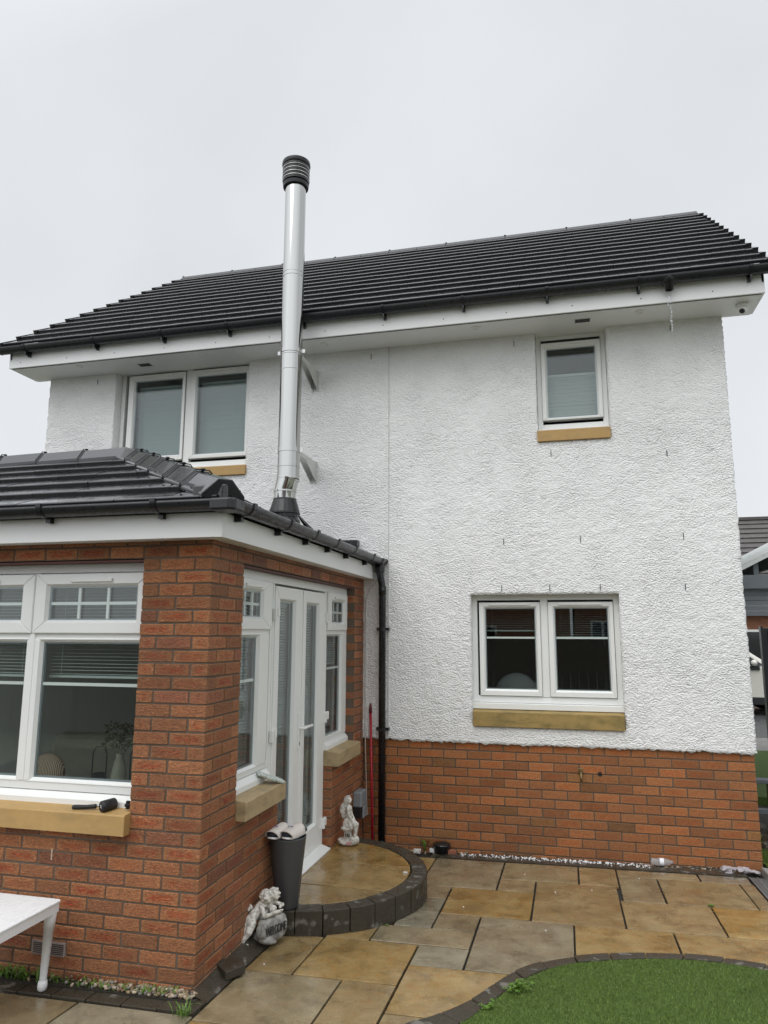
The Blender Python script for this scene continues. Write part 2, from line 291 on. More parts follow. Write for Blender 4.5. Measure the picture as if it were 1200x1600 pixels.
# ------------------------------------------------------------------ mesh helpers
class MB:
    def __init__(s): s.v = []; s.f = []; s.mi = []; s.smooth = False; s.col = []
    def add(s, vs, fs, mi=0, col=None, tf=None):
        o = len(s.v)
        s.v += [tuple(tf(*q)) for q in vs] if tf else [tuple(q) for q in vs]
        s.f += [tuple(i+o for i in f) for f in fs]; s.mi += [mi]*len(fs); s.col += [col or (0, 0, 0)]*len(fs)
        return s
    def box(s, x0, x1, y0, y1, z0, z1, mi=0, col=None, tf=None, jit=0):
        vs = [(x, y, z) for z in (z0, z1) for y in (y0, y1) for x in (x0, x1)]
        if jit: vs = [tuple(c + random.uniform(-jit, jit) for c in q) for q in vs]
        return s.add(vs, [(0, 2, 3, 1), (4, 5, 7, 6), (0, 1, 5, 4), (1, 3, 7, 5), (3, 2, 6, 7), (2, 0, 4, 6)], mi, col, tf)
    def prism(s, poly, a, b, axis='x', mi=0, tf=None, col=None):
        """polygon in the two other axes extruded along axis from a to b"""
        n = len(poly)
        def P(p, t): return {'x': (t, p[0], p[1]), 'y': (p[0], t, p[1]), 'z': (p[0], p[1], t)}[axis]
        vs = [P(p, a) for p in poly] + [P(p, b) for p in poly]
        fs = [tuple(range(n))[::-1], tuple(range(n, 2*n))] + [(i, (i+1) % n, n+(i+1) % n, n+i) for i in range(n)]
        return s.add(vs, fs, mi, col, tf)
    def lathe(s, prof, c=(0, 0, 0), n=32, mi=0, caps=True, ang=(0, 2*math.pi)):
        vs = []; fs = []; m = len(prof)
        for (r, z) in prof:
            for k in range(n):
                a = 2*math.pi*k/n; vs.append((c[0]+r*math.cos(a), c[1]+r*math.sin(a), c[2]+z))
        for i in range(m-1):
            for k in range(n): fs.append((i*n+k, i*n+(k+1) % n, (i+1)*n+(k+1) % n, (i+1)*n+k))
        if caps:
            if prof[0][0] > 1e-5: fs.append(tuple(range(n))[::-1])
            if prof[-1][0] > 1e-5: fs.append(tuple((m-1)*n+k for k in range(n)))
        return s.add(vs, fs, mi)
    def tube(s, pts, r, n=10, mi=0, caps=True):
        pts = [Vector(p) for p in pts]; rs = r if isinstance(r, (list, tuple)) else [r]*len(pts)
        vs = []; fs = []; prev = None
        for i, p in enumerate(pts):
            d = (pts[min(i+1, len(pts)-1)] - pts[max(i-1, 0)]).normalized()
            if prev is None:
                prev = d.orthogonal().normalized()
            prev = (prev - d*prev.dot(d)).normalized(); q = d.cross(prev)
            for k in range(n):
                a = 2*math.pi*k/n; vs.append(tuple(p + (prev*math.cos(a) + q*math.sin(a))*rs[i]))
        for i in range(len(pts)-1):
            for k in range(n): fs.append((i*n+k, i*n+(k+1) % n, (i+1)*n+(k+1) % n, (i+1)*n+k))
        if caps: fs += [tuple(range(n))[::-1], tuple((len(pts)-1)*n+k for k in range(n))]
        return s.add(vs, fs, mi)
    def ellip(s, c, r, rot=None, seg=16, rings=10, mi=0):
        vs = [(0, 0, -1)]; fs = []
        for i in range(1, rings):
            t = math.pi*i/rings
            for k in range(seg):
                a = 2*math.pi*k/seg; vs.append((math.sin(t)*math.cos(a), math.sin(t)*math.sin(a), -math.cos(t)))
        vs.append((0, 0, 1)); top = len(vs)-1
        for k in range(seg): fs.append((0, 1+(k+1) % seg, 1+k)); fs.append((top, top-seg+k, top-seg+(k+1) % seg))
        for i in range(rings-2):
            for k in range(seg): fs.append((1+i*seg+k, 1+i*seg+(k+1) % seg, 1+(i+1)*seg+(k+1) % seg, 1+(i+1)*seg+k))
        m = Matrix.Rotation(rot[0], 3, rot[1]) if rot else Matrix.Identity(3)
        return s.add([tuple(m @ Vector((x*r[0], y*r[1], z*r[2])) + Vector(c)) for x, y, z in vs], fs, mi)
    def build(s, name, mats, parent=None, smooth=False, bevel=0, remesh=0, sub=0, col=False):
        me = D.meshes.new(name); me.from_pydata(s.v, [], s.f); me.validate(clean_customdata=False)
        mats = mats if isinstance(mats, (list, tuple)) else [mats]
        for m in mats: me.materials.append(m)
        if len(mats) > 1 and len(me.polygons) == len(s.mi): me.polygons.foreach_set('material_index', s.mi)
        if col:
            at = me.attributes.new('bcol', 'FLOAT_COLOR', 'CORNER'); arr = []
            for p, c in zip(me.polygons, s.col): arr += [(*c, 1)]*p.loop_total
            at.data.foreach_set('color', np.array(arr, dtype=np.float32).ravel())
        if name != 'pane': bm = bmesh.new(); bm.from_mesh(me); bmesh.ops.recalc_face_normals(bm, faces=bm.faces); bm.to_mesh(me); bm.free()
        if smooth: me.polygons.foreach_set('use_smooth', [True]*len(me.polygons))
        o = D.objects.new(name, me); COL.objects.link(o)
        if parent: o.parent = parent
        if remesh:
            r = o.modifiers.new('r', 'REMESH'); r.mode = 'VOXEL'; r.voxel_size = remesh; r.use_smooth_shade = True
            sm = o.modifiers.new('s', 'SMOOTH'); sm.iterations = 3; sm.factor = .5
        if sub: o.modifiers.new('u', 'SUBSURF').levels = sub; o.modifiers['u'].render_levels = sub
        if bevel:
            b = o.modifiers.new('b', 'BEVEL'); b.width = bevel; b.segments = 2; b.limit_method = 'ANGLE'; b.angle_limit = R_(40)
            if smooth is False: b.harden_normals = False
        return o
def tag(o, label=None, cat=None, group=None, kind=None):
    if label: o['label'] = label
    if cat: o['category'] = cat
    if group: o['group'] = group
    if kind: o['kind'] = kind
    return o
def thing(name, label, cat, group=None, loc=(0, 0, 0)):
    o = D.objects.new(name, None); COL.objects.link(o); o.location = (0, 0, 0); o.empty_display_size = .1
    return tag(o, label, cat, group)
def structure(o, label, cat='ground'): return tag(o, label, cat, kind='structure')

# ------------------------------------------------------------------ brickwork (every brick a real block, mortar set back)
class Bricks:
    def __init__(s): s.b = []
    def add(s, x0, x1, y0, y1, z0, z1):
        if min(x1-x0, y1-y0, z1-z0) > .012: s.b.append((x0, x1, y0, y1, z0, z1))
    def build(s, name, m, parent, jit=.0019):
        F = [(0, 2, 3, 1), (4, 5, 7, 6), (0, 1, 5, 4), (1, 3, 7, 5), (3, 2, 6, 7), (2, 0, 4, 6)]; AX = [(0, 1), (0, 1), (0, 2), (1, 2), (0, 2), (1, 2)]
        V = []; FF = []; UV = []; SZ = []; CO = []
        for (x0, x1, y0, y1, z0, z1) in s.b:
            o = len(V); c = ((x0+x1)/2, (y0+y1)/2, (z0+z1)/2); h = ((x1-x0)/2, (y1-y0)/2, (z1-z0)/2)
            vs = [(x, y, z) for z in (z0, z1) for y in (y0, y1) for x in (x0, x1)]
            V += [tuple(q + random.uniform(-jit, jit) for q in v) for v in vs]
            rc = (random.random(), random.random(), random.random(), 1)
            for f, (a, b) in zip(F, AX):
                FF.append(tuple(i+o for i in f))
                for i in f: UV.append((vs[i][a]-c[a], vs[i][b]-c[b])); SZ.append((h[a], h[b])); CO.append(rc)
        me = D.meshes.new(name); me.from_pydata(V, [], FF); me.materials.append(m)
        for nme, d in (('uv', UV), ('sz', SZ)):
            l = me.uv_layers.new(name=nme); l.data.foreach_set('uv', np.array(d, dtype=np.float32).ravel())
        at = me.attributes.new('bcol', 'FLOAT_COLOR', 'CORNER'); at.data.foreach_set('color', np.array(CO, dtype=np.float32).ravel())
        o = D.objects.new(name, me); COL.objects.link(o); o.parent = parent
        bv = o.modifiers.new('b', 'BEVEL'); bv.width = .003; bv.segments = 1; bv.limit_method = 'ANGLE'
        return o
def course(lo, hi, start, holes):
    """brick intervals along one course: perps at start + k*.225, cut by holes [(a,b)]"""
    res = []; k0 = math.floor((lo-start)/.225)-1
    u = start + k0*.225
    while u < hi:
        a, b = max(u+.005, lo), min(u+.220, hi)
        segs = [(a, b)] if b > a else []
        for (h0, h1) in holes:
            n = []
            for (p, q) in segs:
                if q <= h0 or p >= h1: n.append((p, q))
                else:
                    if h0 > p: n.append((p, h0))
                    if h1 < q: n.append((h1, q))
            segs = n
        res += [g for g in segs if g[1]-g[0] > .015]; u += .225
    return res

# ================================================================== GROUND
def plane_box(mb, x0, x1, y0, y1, t0, t1, col=None, ins=0.0, jit=0.0, mi=0):
    """slab following the fall of the ground, top at gz + t1"""
    x0 += ins; x1 -= ins; y0 += ins; y1 -= ins
    j = lambda: random.uniform(-jit, jit)
    vs = [(x+j(), y+j(), gz(x, y)+t) for t in (t0, t1) for y in (y0, y1) for x in (x0, x1)]
    mb.add(vs, [(0, 2, 3, 1), (4, 5, 7, 6), (0, 1, 5, 4), (1, 3, 7, 5), (3, 2, 6, 7), (2, 0, 4, 6)], mi, col)
def ground_grid(xs, ys, dz, name, m, label, cat):
    mb = MB(); nx = len(xs)
    vs = [(x, y, gz(x, y)+dz) for y in ys for x in xs]
    mb.add(vs, [(j*nx+i, j*nx+i+1, (j+1)*nx+i+1, (j+1)*nx+i) for j in range(len(ys)-1) for i in range(nx-1)])
    return structure(mb.build(name, m), label, cat)
m_yard = mat('garden_ground', rough=.8, build=speckle((.17, .18, .13), .25, .6, .1))
far = [-400, -60, -20, -9, -6, -4, -2, 0, 2, 4, 6, 9, 20, 60, 400]
ground_grid(far, [-400, -60, -20, -9, -6, -3, 0, 1, 3, 8, 20, 60, 400], -.055, 'ground', m_yard, 'damp pale green ground under the whole garden', 'ground')
ground_grid([-6, -2, 2, 6], [-9, -6, -3, -.0], -.024, 'patio_bed', m_joint, 'dark mortar joints between the patio slabs', 'paving bed')
SL = dict(A=(.306, .911, -1.054, -.245), B=(.911, 1.529, -.747, -.245), C=(1.529, 1.834, -.755, -.25), D=(.911, 1.197, -1.054, -.747),
    E=(.571, 1.197, -1.668, -1.056), F=(1.197, 1.812, -1.682, -.755), G=(1.834, 2.137, -1.086, -.448), G2=(1.834, 2.472, -.448, -.25),
    H=(2.137, 2.75, -1.086, -.448), H2=(2.472, 2.851, -.448, -.25), I=(1.812, 2.427, -1.684, -1.086), J=(2.427, 2.86, -1.684, -1.086),
    K=(2.75, 2.86, -1.086, -.448), L=(.862, 1.48, -2.573, -1.676), M=(1.48, 2.098, -2.3, -1.684), N_=(2.098, 2.72, -2.3, -1.684),
    O=(.571, .862, -1.975, -1.668), P=(.23, .862, -2.27, -1.975), Q=(.545, .862, -2.573, -2.27), Q2=(-.06, .23, -2.28, -1.975), S=(.31, .571, -1.36, -1.054),
    T=(.31, .571, -1.67, -1.36), T2=(.31, .571, -1.975, -1.67), a=(-.06, .545, -2.862, -2.28), a2=(-.35, -.06, -2.862, -2.28), c=(-.35, .237, -3.47, -2.862),
    d=(.237, .545, -3.47, -2.862), R=(.545, 1.16, -3.18, -2.573), f=(.545, 1.16, -3.79, -3.18), U=(-.3, .306, -1.054, -.245),
    c2=(-.35, .237, -4.1, -3.47), d2=(.237, .545, -4.1, -3.47), w1=(-1.0, -.35, -4.05, -3.435), w2=(-1.62, -1.0, -4.05, -3.435), w3=(-2.3, -1.62, -4.05, -3.435),
    x1=(-2.3, -1.4, -4.7, -4.05), x2=(-1.4, -.5, -4.7, -4.05), x3=(-.5, .3, -4.75, -4.1), x4=(.3, 1.16, -4.75, -4.1), x5=(.545, 1.16, -4.1, -3.79),
    y1=(-3.2, -2.3, -4.1, -3.435), y2=(-3.2, -2.3, -4.8, -4.1), y3=(2.72, 2.86, -2.3, -1.684))
GREY = dict(A=.75, B=.55, C=.35, D=.5, E=.05, F=.35, G=.6, G2=.55, H=.4, H2=.95, I=.4, J=.0, K=.5, L=.85, M=.15, N_=.2, O=.7, P=.7, Q=.95, S=.7, T=1, T2=1,
    a=.05, a2=.3, c=.65, d=.35, R=.05, f=.4, U=.1, w1=.95, w2=.6, w3=.9)
mb = MB()
for k, (x0, x1, y0, y1) in SL.items():
    g = GREY.get(k, random.random())
    plane_box(mb, x0, x1, y0, y1, -.02, random.uniform(-.0015, .0015), (g, random.uniform(.45, 1.0), random.random()), .0065, .002)
structure(mb.build('patio', m_slab, bevel=.003, col=True), 'wet buff and grey sandstone paving in a random slab pattern', 'paving')
# strip of darker concrete and debris bed along the plinth
mb = MB(); plane_box(mb, .25, 2.86, -.236, -.10, -.02, .004); plane_box(mb, .25, 3.1, -.10, .01, -.03, -.006)
structure(mb.build('wall_base_strip', m_kerb), 'dark wet edging strip between patio and brick plinth', 'edging')
# sloping haunch along the sunroom walls, gravel bed and its kerb in front
mb = MB(); ys = np.linspace(-3.30, -2.30, 9)
vs = []
for y in ys: vs += [(XC-.01, y, .052), (-.41, y, .035+random.uniform(-.004, .004)), (-.352, y, gz(-.35, y)+.004), (-.352, y, gz(-.35, y)-.03)]
mb.add(vs, [(i*4+j, i*4+j+1, i*4+j+5, i*4+j+4) for i in range(8) for j in range(3)])
for k in range(9):
    x1 = -.355 - k*.205; plane_box(mb, x1-.2, x1, -3.43, -3.335, -.03, .012+random.uniform(-.003, .003), None, 0, .002)
plane_box(mb, -.40, -.352, -3.335, -3.30, -.03, .014)
structure(mb.build('bed_edging', m_kerb, bevel=.004), 'wet charcoal block edging round the foot of the sunroom', 'edging')
mb = MB(); plane_box(mb, -2.3, -.40, -3.336, -3.24, -.05, .016)
structure(mb.build('gravel_bed', m_soil), 'dark soil bed along the sunroom wall', 'soil')
mb = MB()
for k in range(330):
    x = -.43 - abs(random.gauss(0, .36)); y = random.uniform(-3.325, -3.258); r = random.uniform(.005, .012)
    if x < -1.7: continue
    mb.ellip((x, y, gz(x, y)+.018+random.uniform(0, .01)+(y+3.33)*.12), (r*random.uniform(.8, 1.5), r, r*.7), (random.uniform(0, 3), random.choice('XYZ')), 7, 5, random.randrange(4))
tag(mb.build('gravel', m_gravel, smooth=True), 'small mixed pebbles in the bed below the sunroom window', 'gravel', kind='stuff')

# lawn and its kerb
KO = [(.697, -3.258), (.797, -3.166), (.959, -2.937), (1.116, -2.601), (1.271, -2.398), (1.489, -2.247), (1.731, -2.142), (1.99, -2.079), (2.24, -2.063), (2.55, -2.105), (2.86, -2.25), (3.1, -2.46)]
KI = [(.80, -3.36), (.941, -3.198), (1.09, -2.87), (1.229, -2.594), (1.421, -2.382), (1.64, -2.272), (1.895, -2.179), (2.146, -2.14), (2.35, -2.15), (2.528, -2.195), (2.80, -2.34), (3.02, -2.54)]
def resample(pts, n):
    P = [np.array(p) for p in pts]; dense = []
    for i in range(len(P)-1):
        p0, p1, p2, p3 = P[max(i-1, 0)], P[i], P[i+1], P[min(i+2, len(P)-1)]
        for t in np.linspace(0, 1, 20, endpoint=False):
            dense.append(.5*((2*p1)+(-p0+p2)*t+(2*p0-5*p1+4*p2-p3)*t*t+(-p0+3*p1-3*p2+p3)*t**3))
    dense.append(P[-1]); dense = np.array(dense); s = np.r_[0, np.cumsum(np.linalg.norm(np.diff(dense, axis=0), axis=1))]
    t = np.linspace(0, s[-1], n); return np.c_[np.interp(t, s, dense[:, 0]), np.interp(t, s, dense[:, 1])]
nb = 17; ko = resample([(.45, -3.9), (.55, -3.45)]+KO, nb*4+1); ki = resample([(.60, -3.95), (.68, -3.55)]+KI, nb*4+1)
mb = MB()
for k in range(nb):
    idx = list(range(k*4, k*4+5)); o = [ko[i].copy() for i in idx]; n = [ki[i].copy() for i in idx]
    o[0] += (o[1]-o[0])*.05; n[0] += (n[1]-n[0])*.05; o[-1] += (o[-2]-o[-1])*.05; n[-1] += (n[-2]-n[-1])*.05
    h = .012+random.uniform(-.004, .004); poly = o+n[::-1]; m_ = len(poly)
    vs = [(p[0], p[1], gz(*p)-.04) for p in poly]+[(p[0], p[1], gz(*p)+h) for p in poly]
    mb.add(vs, [tuple(range(m_))[::-1], tuple(range(m_, 2*m_))]+[(i, (i+1) % m_, m_+(i+1) % m_, m_+i) for i in range(m_)])
tag(mb.build('lawn_kerb', m_kerb, bevel=.006), 'curved row of dark wet kerb blocks bordering the lawn', 'kerb', kind='structure')
lawn_poly = [tuple(p) for p in ki]+[(3.3, -2.9), (3.6, -5.5), (.9, -5.8), (.6, -4.4)]
mb = MB(); n = len(lawn_poly)
cx0, cy0 = 2.0, -3.6
vs = [(cx0, cy0, gz(cx0, cy0)+.004)]+[(p[0], p[1], gz(*p)+.004) for p in lawn_poly]
mb.add(vs, [(0, 1+i, 1+(i+1) % n) for i in range(n)])
structure(mb.build('lawn', m_lawnbase), 'curved green lawn in the bottom right corner', 'lawn')
def inpoly(px, py, poly):
    x = np.array([p[0] for p in poly]); y = np.array([p[1] for p in poly]); r = np.zeros(len(px), bool); j = len(poly)-1
    for i in range(len(poly)):
        c = ((y[i] > py) != (y[j] > py)) & (px < (x[j]-x[i])*(py-y[i])/(y[j]-y[i]+1e-12)+x[i]); r ^= c; j = i
    return r
def blades(n, x0, x1, y0, y1, poly, h0, h1, wd, name, zoff=.004):
    px = rng.uniform(x0, x1, n); py = rng.uniform(y0, y1, n)
    if poly: k = inpoly(px, py, poly); px, py = px[k], py[k]
    n = len(px); a = rng.uniform(0, 2*np.pi, n); h = rng.uniform(h0, h1, n); ln = rng.normal(0, .5, (n, 2))*h[:, None]
    z = -.12-.042*py+.015*px+zoff; dx, dy = np.cos(a)*wd, np.sin(a)*wd
    v = np.empty((n, 3, 3)); v[:, 0] = np.c_[px-dx, py-dy, z]; v[:, 1] = np.c_[px+dx, py+dy, z]; v[:, 2] = np.c_[px+ln[:, 0], py+ln[:, 1], z+h]
    me = D.meshes.new(name); me.vertices.add(n*3); me.vertices.foreach_set('co', v.ravel().astype(np.float32))
    me.loops.add(n*3); me.loops.foreach_set('vertex_index', np.arange(n*3, dtype=np.int32)); me.polygons.add(n)
    me.polygons.foreach_set('loop_start', np.arange(0, n*3, 3, dtype=np.int32)); me.update(); me.validate()
    c = np.repeat(np.clip(rng.normal(.5, .25, n), 0, 1), 3); at = me.attributes.new('bcol', 'FLOAT_COLOR', 'CORNER')
    at.data.foreach_set('color', np.stack([c, c, c, np.ones_like(c)], 1).astype(np.float32).ravel())
    me.materials.append(m_turf); o = D.objects.new(name, me); COL.objects.link(o); return o
tag(blades(150000, .6, 3.2, -3.75, -2.1, lawn_poly, .005, .012, .0015, 'lawn_grass'), 'short dense green blades of the lawn', 'grass', kind='stuff')

# channel drain
t = thing('channel_drain', 'slotted metal channel drain at the right edge of the patio', 'drain')
mb = MB(); plane_box(mb, 2.865, 2.995, -1.5, -.24, -.05, -.012); mb.build('channel', m_soil, t)
mb = MB()
for y in np.arange(-1.5, -.25, .028): plane_box(mb, 2.865, 2.995, y, y+.012, -.012, .002)
for x in (2.865, 2.925, 2.985): plane_box(mb, x, x+.01, -1.5, -.24, -.012, .004)
mb.build('grate', m_grate, t)
# ================================================================== SUNROOM (brick extension)
T_ = thing('brick_sunroom', 'red brick sunroom extension with dark hipped roof on the left', 'sunroom')
HW = dict(front=(-3.36, XC-.44, .90, 2.302), side=(-2.82, -.34, .0, 2.302))
bk = Bricks(); G = .075
ZT = 2.40
for k in range(-2, 33):
    z0 = ZC - G*k; z1 = z0 + G - .010
    if z0 < -.15: break
    odd = k % 2 != 0                       # odd: stretcher on the front at the corner
    zm = (z0+z1)/2
    holes = [(HW['front'][0], HW['front'][1])] if HW['front'][2]-.11 < zm < HW['front'][3] else []
    if odd: start = XC + .005 - .225
    else: start = XC + .005 - .1125
    for (a, b) in course(-5.2, XC, start, holes):
        if not odd and b > XC-.001: continue  # the side stretcher's end shows here
        bk.add(a, b, YC, YC+.1025, z0, z1)
    # side wall
    holes = []
    if zm < HW['side'][3]:
        if zm > .77: holes = [(HW['side'][0], HW['side'][1])]
        elif zm > -.2: holes = [(-2.16, -.98)] if zm > .08 else []
    if odd: s0 = YC - .005 + .1125; lo = YC + .1125 - .003
    else: s0 = YC - .005; lo = YC
    for (a, b) in course(lo, -.004, s0, holes): bk.add(XC-.1025, XC, a, b, z0, z1)
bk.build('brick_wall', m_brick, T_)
cor = MB()     # mortar and inner leaf, a few millimetres behind the brick faces
rec = .005
def wallbits(fn, lo, hi, z0, z1, hole):
    a, b, c, d = hole
    fn(lo, a, z0, z1); fn(b, hi, z0, z1); fn(a, b, d, z1)
    if c > z0: fn(a, b, z0, c)
wallbits(lambda a, b, c, d: cor.box(a, b, YC+rec, YC+.0985, c, d), -5.2, XC-rec, -.15, ZT, (HW['front'][0]-.004, HW['front'][1]+.004, .79, HW['front'][3]+.006))
wallbits(lambda a, b, c, d: cor.box(XC-.0985, XC-rec, a, b, c, d), YC+.1, .015, .77, ZT, (HW['side'][0]-.004, HW['side'][1]+.004, .77, HW['side'][3]+.006))
cor.box(XC-.0985, XC-rec, YC+.1, -2.162, -.15, .77); cor.box(XC-.0985, XC-rec, -.978, .015, -.15, .77)
cor.box(XC-.0985, XC-rec, -2.158, -.982, -.15, .07)
cor.build('mortar', m_mortar, T_)
for i in range(1): pass
inn = MB()
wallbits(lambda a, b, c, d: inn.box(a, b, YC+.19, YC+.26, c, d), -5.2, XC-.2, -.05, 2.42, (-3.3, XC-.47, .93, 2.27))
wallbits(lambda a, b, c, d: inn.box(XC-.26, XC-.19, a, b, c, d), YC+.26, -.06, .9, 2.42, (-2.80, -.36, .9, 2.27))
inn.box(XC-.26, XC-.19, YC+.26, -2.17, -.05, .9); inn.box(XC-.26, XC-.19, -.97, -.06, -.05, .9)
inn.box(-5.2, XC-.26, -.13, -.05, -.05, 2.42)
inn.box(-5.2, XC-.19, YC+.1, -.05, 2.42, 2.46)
inn.build('inner_wall', m_inwall, T_)  # no wall at the unseen left end, left open to let daylight in
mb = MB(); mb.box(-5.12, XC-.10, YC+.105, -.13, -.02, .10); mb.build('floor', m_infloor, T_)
lin = MB(); lin.box(HW['front'][0]-.15, HW['front'][1]+.16, YC+.006, YC+.10, 2.292, 2.3015); lin.box(XC-.10, XC-.006, HW['side'][0]-.15, HW['side'][1]+.15, 2.292, 2.3015)
lin.build('lintel', mat('red_oxide_lintel', (.09, .025, .018), .6), T_)
# air brick
mb = MB(); mb.box(-1.449, -1.234, YC-.006, YC+.01, .122, .192)
for i in range(2):
    for k in range(6): mb.box(-1.437+i*.105, -1.35+i*.105, YC-.0085, YC-.005, .131+k*.0095, .1345+k*.0095, 1)
mb.build('air_vent', [mat('clay_vent', rough=.7, build=speckle((.33, .26, .23), .25, 30, .1)), m_gasket], T_)
# weep vent between the bricks under the window
mb = MB()
for k in range(9): mb.box(-1.372, -1.364, YC-.0015, YC+.01, .612+k*.0068, .616+k*.0068)
mb.build('weep_vent', mat('pale_weep', (.6, .5, .38), .6), T_)

def tf_front(u, d, z): return (u, YC+d, z)
def tf_side(u, d, z): return (XC-d, u, z)
def tf_main(u, d, z): return (u, d, z)
def rframe(mb, u0, u1, z0, z1, d0, d1, w, tf, wb=None, wt=None):
    wb = wb or w; wt = wt or w
    mb.box(u0, u0+w, d0, d1, z0, z1, tf=tf); mb.box(u1-w, u1, d0, d1, z0, z1, tf=tf)
    mb.box(u0+w, u1-w, d0, d1, z0, z0+wb, tf=tf); mb.box(u0+w, u1-w, d0, d1, z1-wt, z1, tf=tf)
def rframe_bead(mb, u0, u1, z0, z1, d0, d1, tf, t=.012):
    """sloped glazing bead: a ring whose front edge lies d0 (outer) and falls to d1 at the glass"""
    o = [(u0, z0), (u1, z0), (u1, z1), (u0, z1)]; i = [(u0+t, z0+t), (u1-t, z0+t), (u1-t, z1-t), (u0+t, z1-t)]
    vs = [(a, d0, b) for a, b in o]+[(a, d1, b) for a, b in i]
    mb.add(vs, [(k, (k+1) % 4, 4+(k+1) % 4, 4+k) for k in range(4)], tf=tf)
def sash(parent, tf, o, g, d=.075, th=.055, vent=None, bars=None, fixed=False, name='sash'):
    """o, g: outer and glass rectangles (u0,u1,z0,z1); bars: (list of u, list of z)"""
    m = MB()
    if not fixed:
        u0, u1, z0, z1 = o; a0, a1, b0, b1 = g; e = .013
        # outer frame as four mitred bars
        P = [(u0, z0), (u1, z0), (u1, z1), (u0, z1)]; Q = [(a0-e, b0-e), (a1+e, b0-e), (a1+e, b1+e), (a0-e, b1+e)]
        for k in range(4):
            k2 = (k+1) % 4; vs = [(*P[k],), (*P[k2],), (*Q[k2],), (*Q[k],)]
            V = [(x, d, z) for x, z in vs]+[(x, d+th, z) for x, z in vs]
            m.add(V, [(0, 1, 2, 3), (7, 6, 5, 4), (0, 4, 5, 1), (1, 5, 6, 2), (2, 6, 7, 3), (3, 7, 4, 0)], tf=tf)
        s = m.build(name, m_upvc, parent, bevel=.005)
        b = MB(); rframe_bead(b, a0-e, a1+e, b0-e, b1+e, d+.004, d+.024, tf, e); b.build('glazing_bead', m_upvc, parent)
    a0, a1, b0, b1 = g
    pn = MB(); pn.add([(a0-.006, d+.022, b0-.006), (a1+.006, d+.022, b0-.006), (a1+.006, d+.022, b1+.006), (a0-.006, d+.022, b1+.006)], [(0, 1, 2, 3)], tf=tf)
    pn.add([(a0-.006, d+.046, b0-.006), (a1+.006, d+.046, b0-.006), (a1+.006, d+.046, b1+.006), (a0-.006, d+.046, b1+.006)], [(0, 1, 2, 3)], tf=tf)
    pn.build('pane', m_glass, parent)
    sp = MB(); rframe(sp, a0-.004, a1+.004, b0-.004, b1+.004, d+.026, d+.042, .012, tf); sp.build('glass_spacer', mat('spacer_bar', (.33, .36, .38), .4, .3) if 'spacer_bar' not in D.materials else D.materials['spacer_bar'], parent)
    if bars:
        br = MB()
        for u in bars[0]: br.box(u-.009, u+.009, d+.028, d+.040, b0, b1, tf=tf)
        for z in bars[1]: br.box(a0, a1, d+.029, d+.039, z-.009, z+.009, tf=tf)
        br.build('glazing_bar', m_upvc, parent)
    if vent:
        v = MB(); v.box(vent[0], vent[1], d-.014, d, vent[2]-.011, vent[2]+.011, tf=tf); v.build('trickle_vent', m_upvc, parent, bevel=.004)

# front window (three lights, two of them reach into the photograph)
wf = MB(); d0 = .104
rframe(wf, HW['front'][0]-.03, HW['front'][1]+.03, .958, 2.300, d0, d0+.07, .062, tf_front, .047, .06)
for u in (-1.7, -2.51): wf.box(u-.02, u+.02, d0-.006, d0+.066, 1.006, 2.239, tf=tf_front)
wf.box(-3.33, HW['front'][1]-.03, d0+.004, d0+.066, 1.838, 1.876, tf=tf_front)
win = wf.build('window', m_upvc, T_, bevel=.004)
W1 = [(-1.695, -.895), (-2.505, -1.705), (-3.315, -2.515)]
for (a, b) in W1:
    sash(win, tf_front, (a, b, 1.872, 2.235), (a+.093, b-.095, 1.952, 2.155), d0-.018, .06, ((a+b)/2-.145, (a+b)/2+.145, 2.192), ([a+.093+.207, a+.093+.408], [2.053]))
    sash(win, tf_front, (a+.014, b+.0, 1.0, 1.842), (a+.066, b-.045, 1.024, 1.818), d0-.004, .05, None, ([], [1.568]), name='fixed_light')
cl_ = MB(); cl_.prism([(YC+.06, .893), (YC+.06, .928), (YC+.10, .955), (YC+.14, .955), (YC+.14, .893)], -3.36, HW['front'][1]+.002, 'x'); cl_.build('window_cill', m_upvc, win, bevel=.003)
sl_ = MB(); sl_.prism([(YC-.055, .778), (YC-.055, .884), (YC-.05, .889), (YC+.115, .903), (YC+.115, .778)], -3.40, HW['front'][1]+.008, 'x'); sl_.build('stone_sill', m_sill, win, bevel=.004)
mb = MB(); mb.box(-.925, -.905, YC+.012, YC+.028, .905, .95); mb.box(-.93, -.90, YC+.008, YC+.03, .918, .935); mb.build('window_catch', m_blackpl, win, bevel=.003)

# side opening: window light, french doors, window light
ds = .08
wf = MB(); wf.box(-2.85, -2.79, ds, ds+.07, .965, 2.3, tf=tf_side); wf.box(-.395, -.335, ds, ds+.07, .965, 2.3, tf=tf_side); wf.box(-2.79, -.395, ds, ds+.07, 2.232, 2.3, tf=tf_side); wf.box(-2.79, -2.19, ds, ds+.07, .965, 1.005, tf=tf_side); wf.box(-.955, -.395, ds, ds+.07, .958, .998, tf=tf_side)
wf.box(-2.155, -2.13, ds-.005, ds+.066, .10, 2.231, tf=tf_side); wf.box(-2.19, -2.155, ds, ds+.066, .10, 2.231, tf=tf_side)
wf.box(-1.0, -.955, ds-.004, ds+.066, .10, 2.231, tf=tf_side)
wf.box(-2.79, -2.2, ds+.003, ds+.066, 1.86, 1.905, tf=tf_side); wf.box(-.95, -.40, ds+.003, ds+.066, 1.862, 1.905, tf=tf_side)
win2 = wf.build('window', m_upvc, T_, bevel=.004); win2['label'] = 'side window frame round the double doors'
sash(win2, tf_side, (-2.80, -2.20, 1.90, 2.232), (-2.71, -2.365, 1.985, 2.155), ds-.018, .06, (-2.66, -2.4, 2.19), ([-2.6, -2.48], [2.07]))
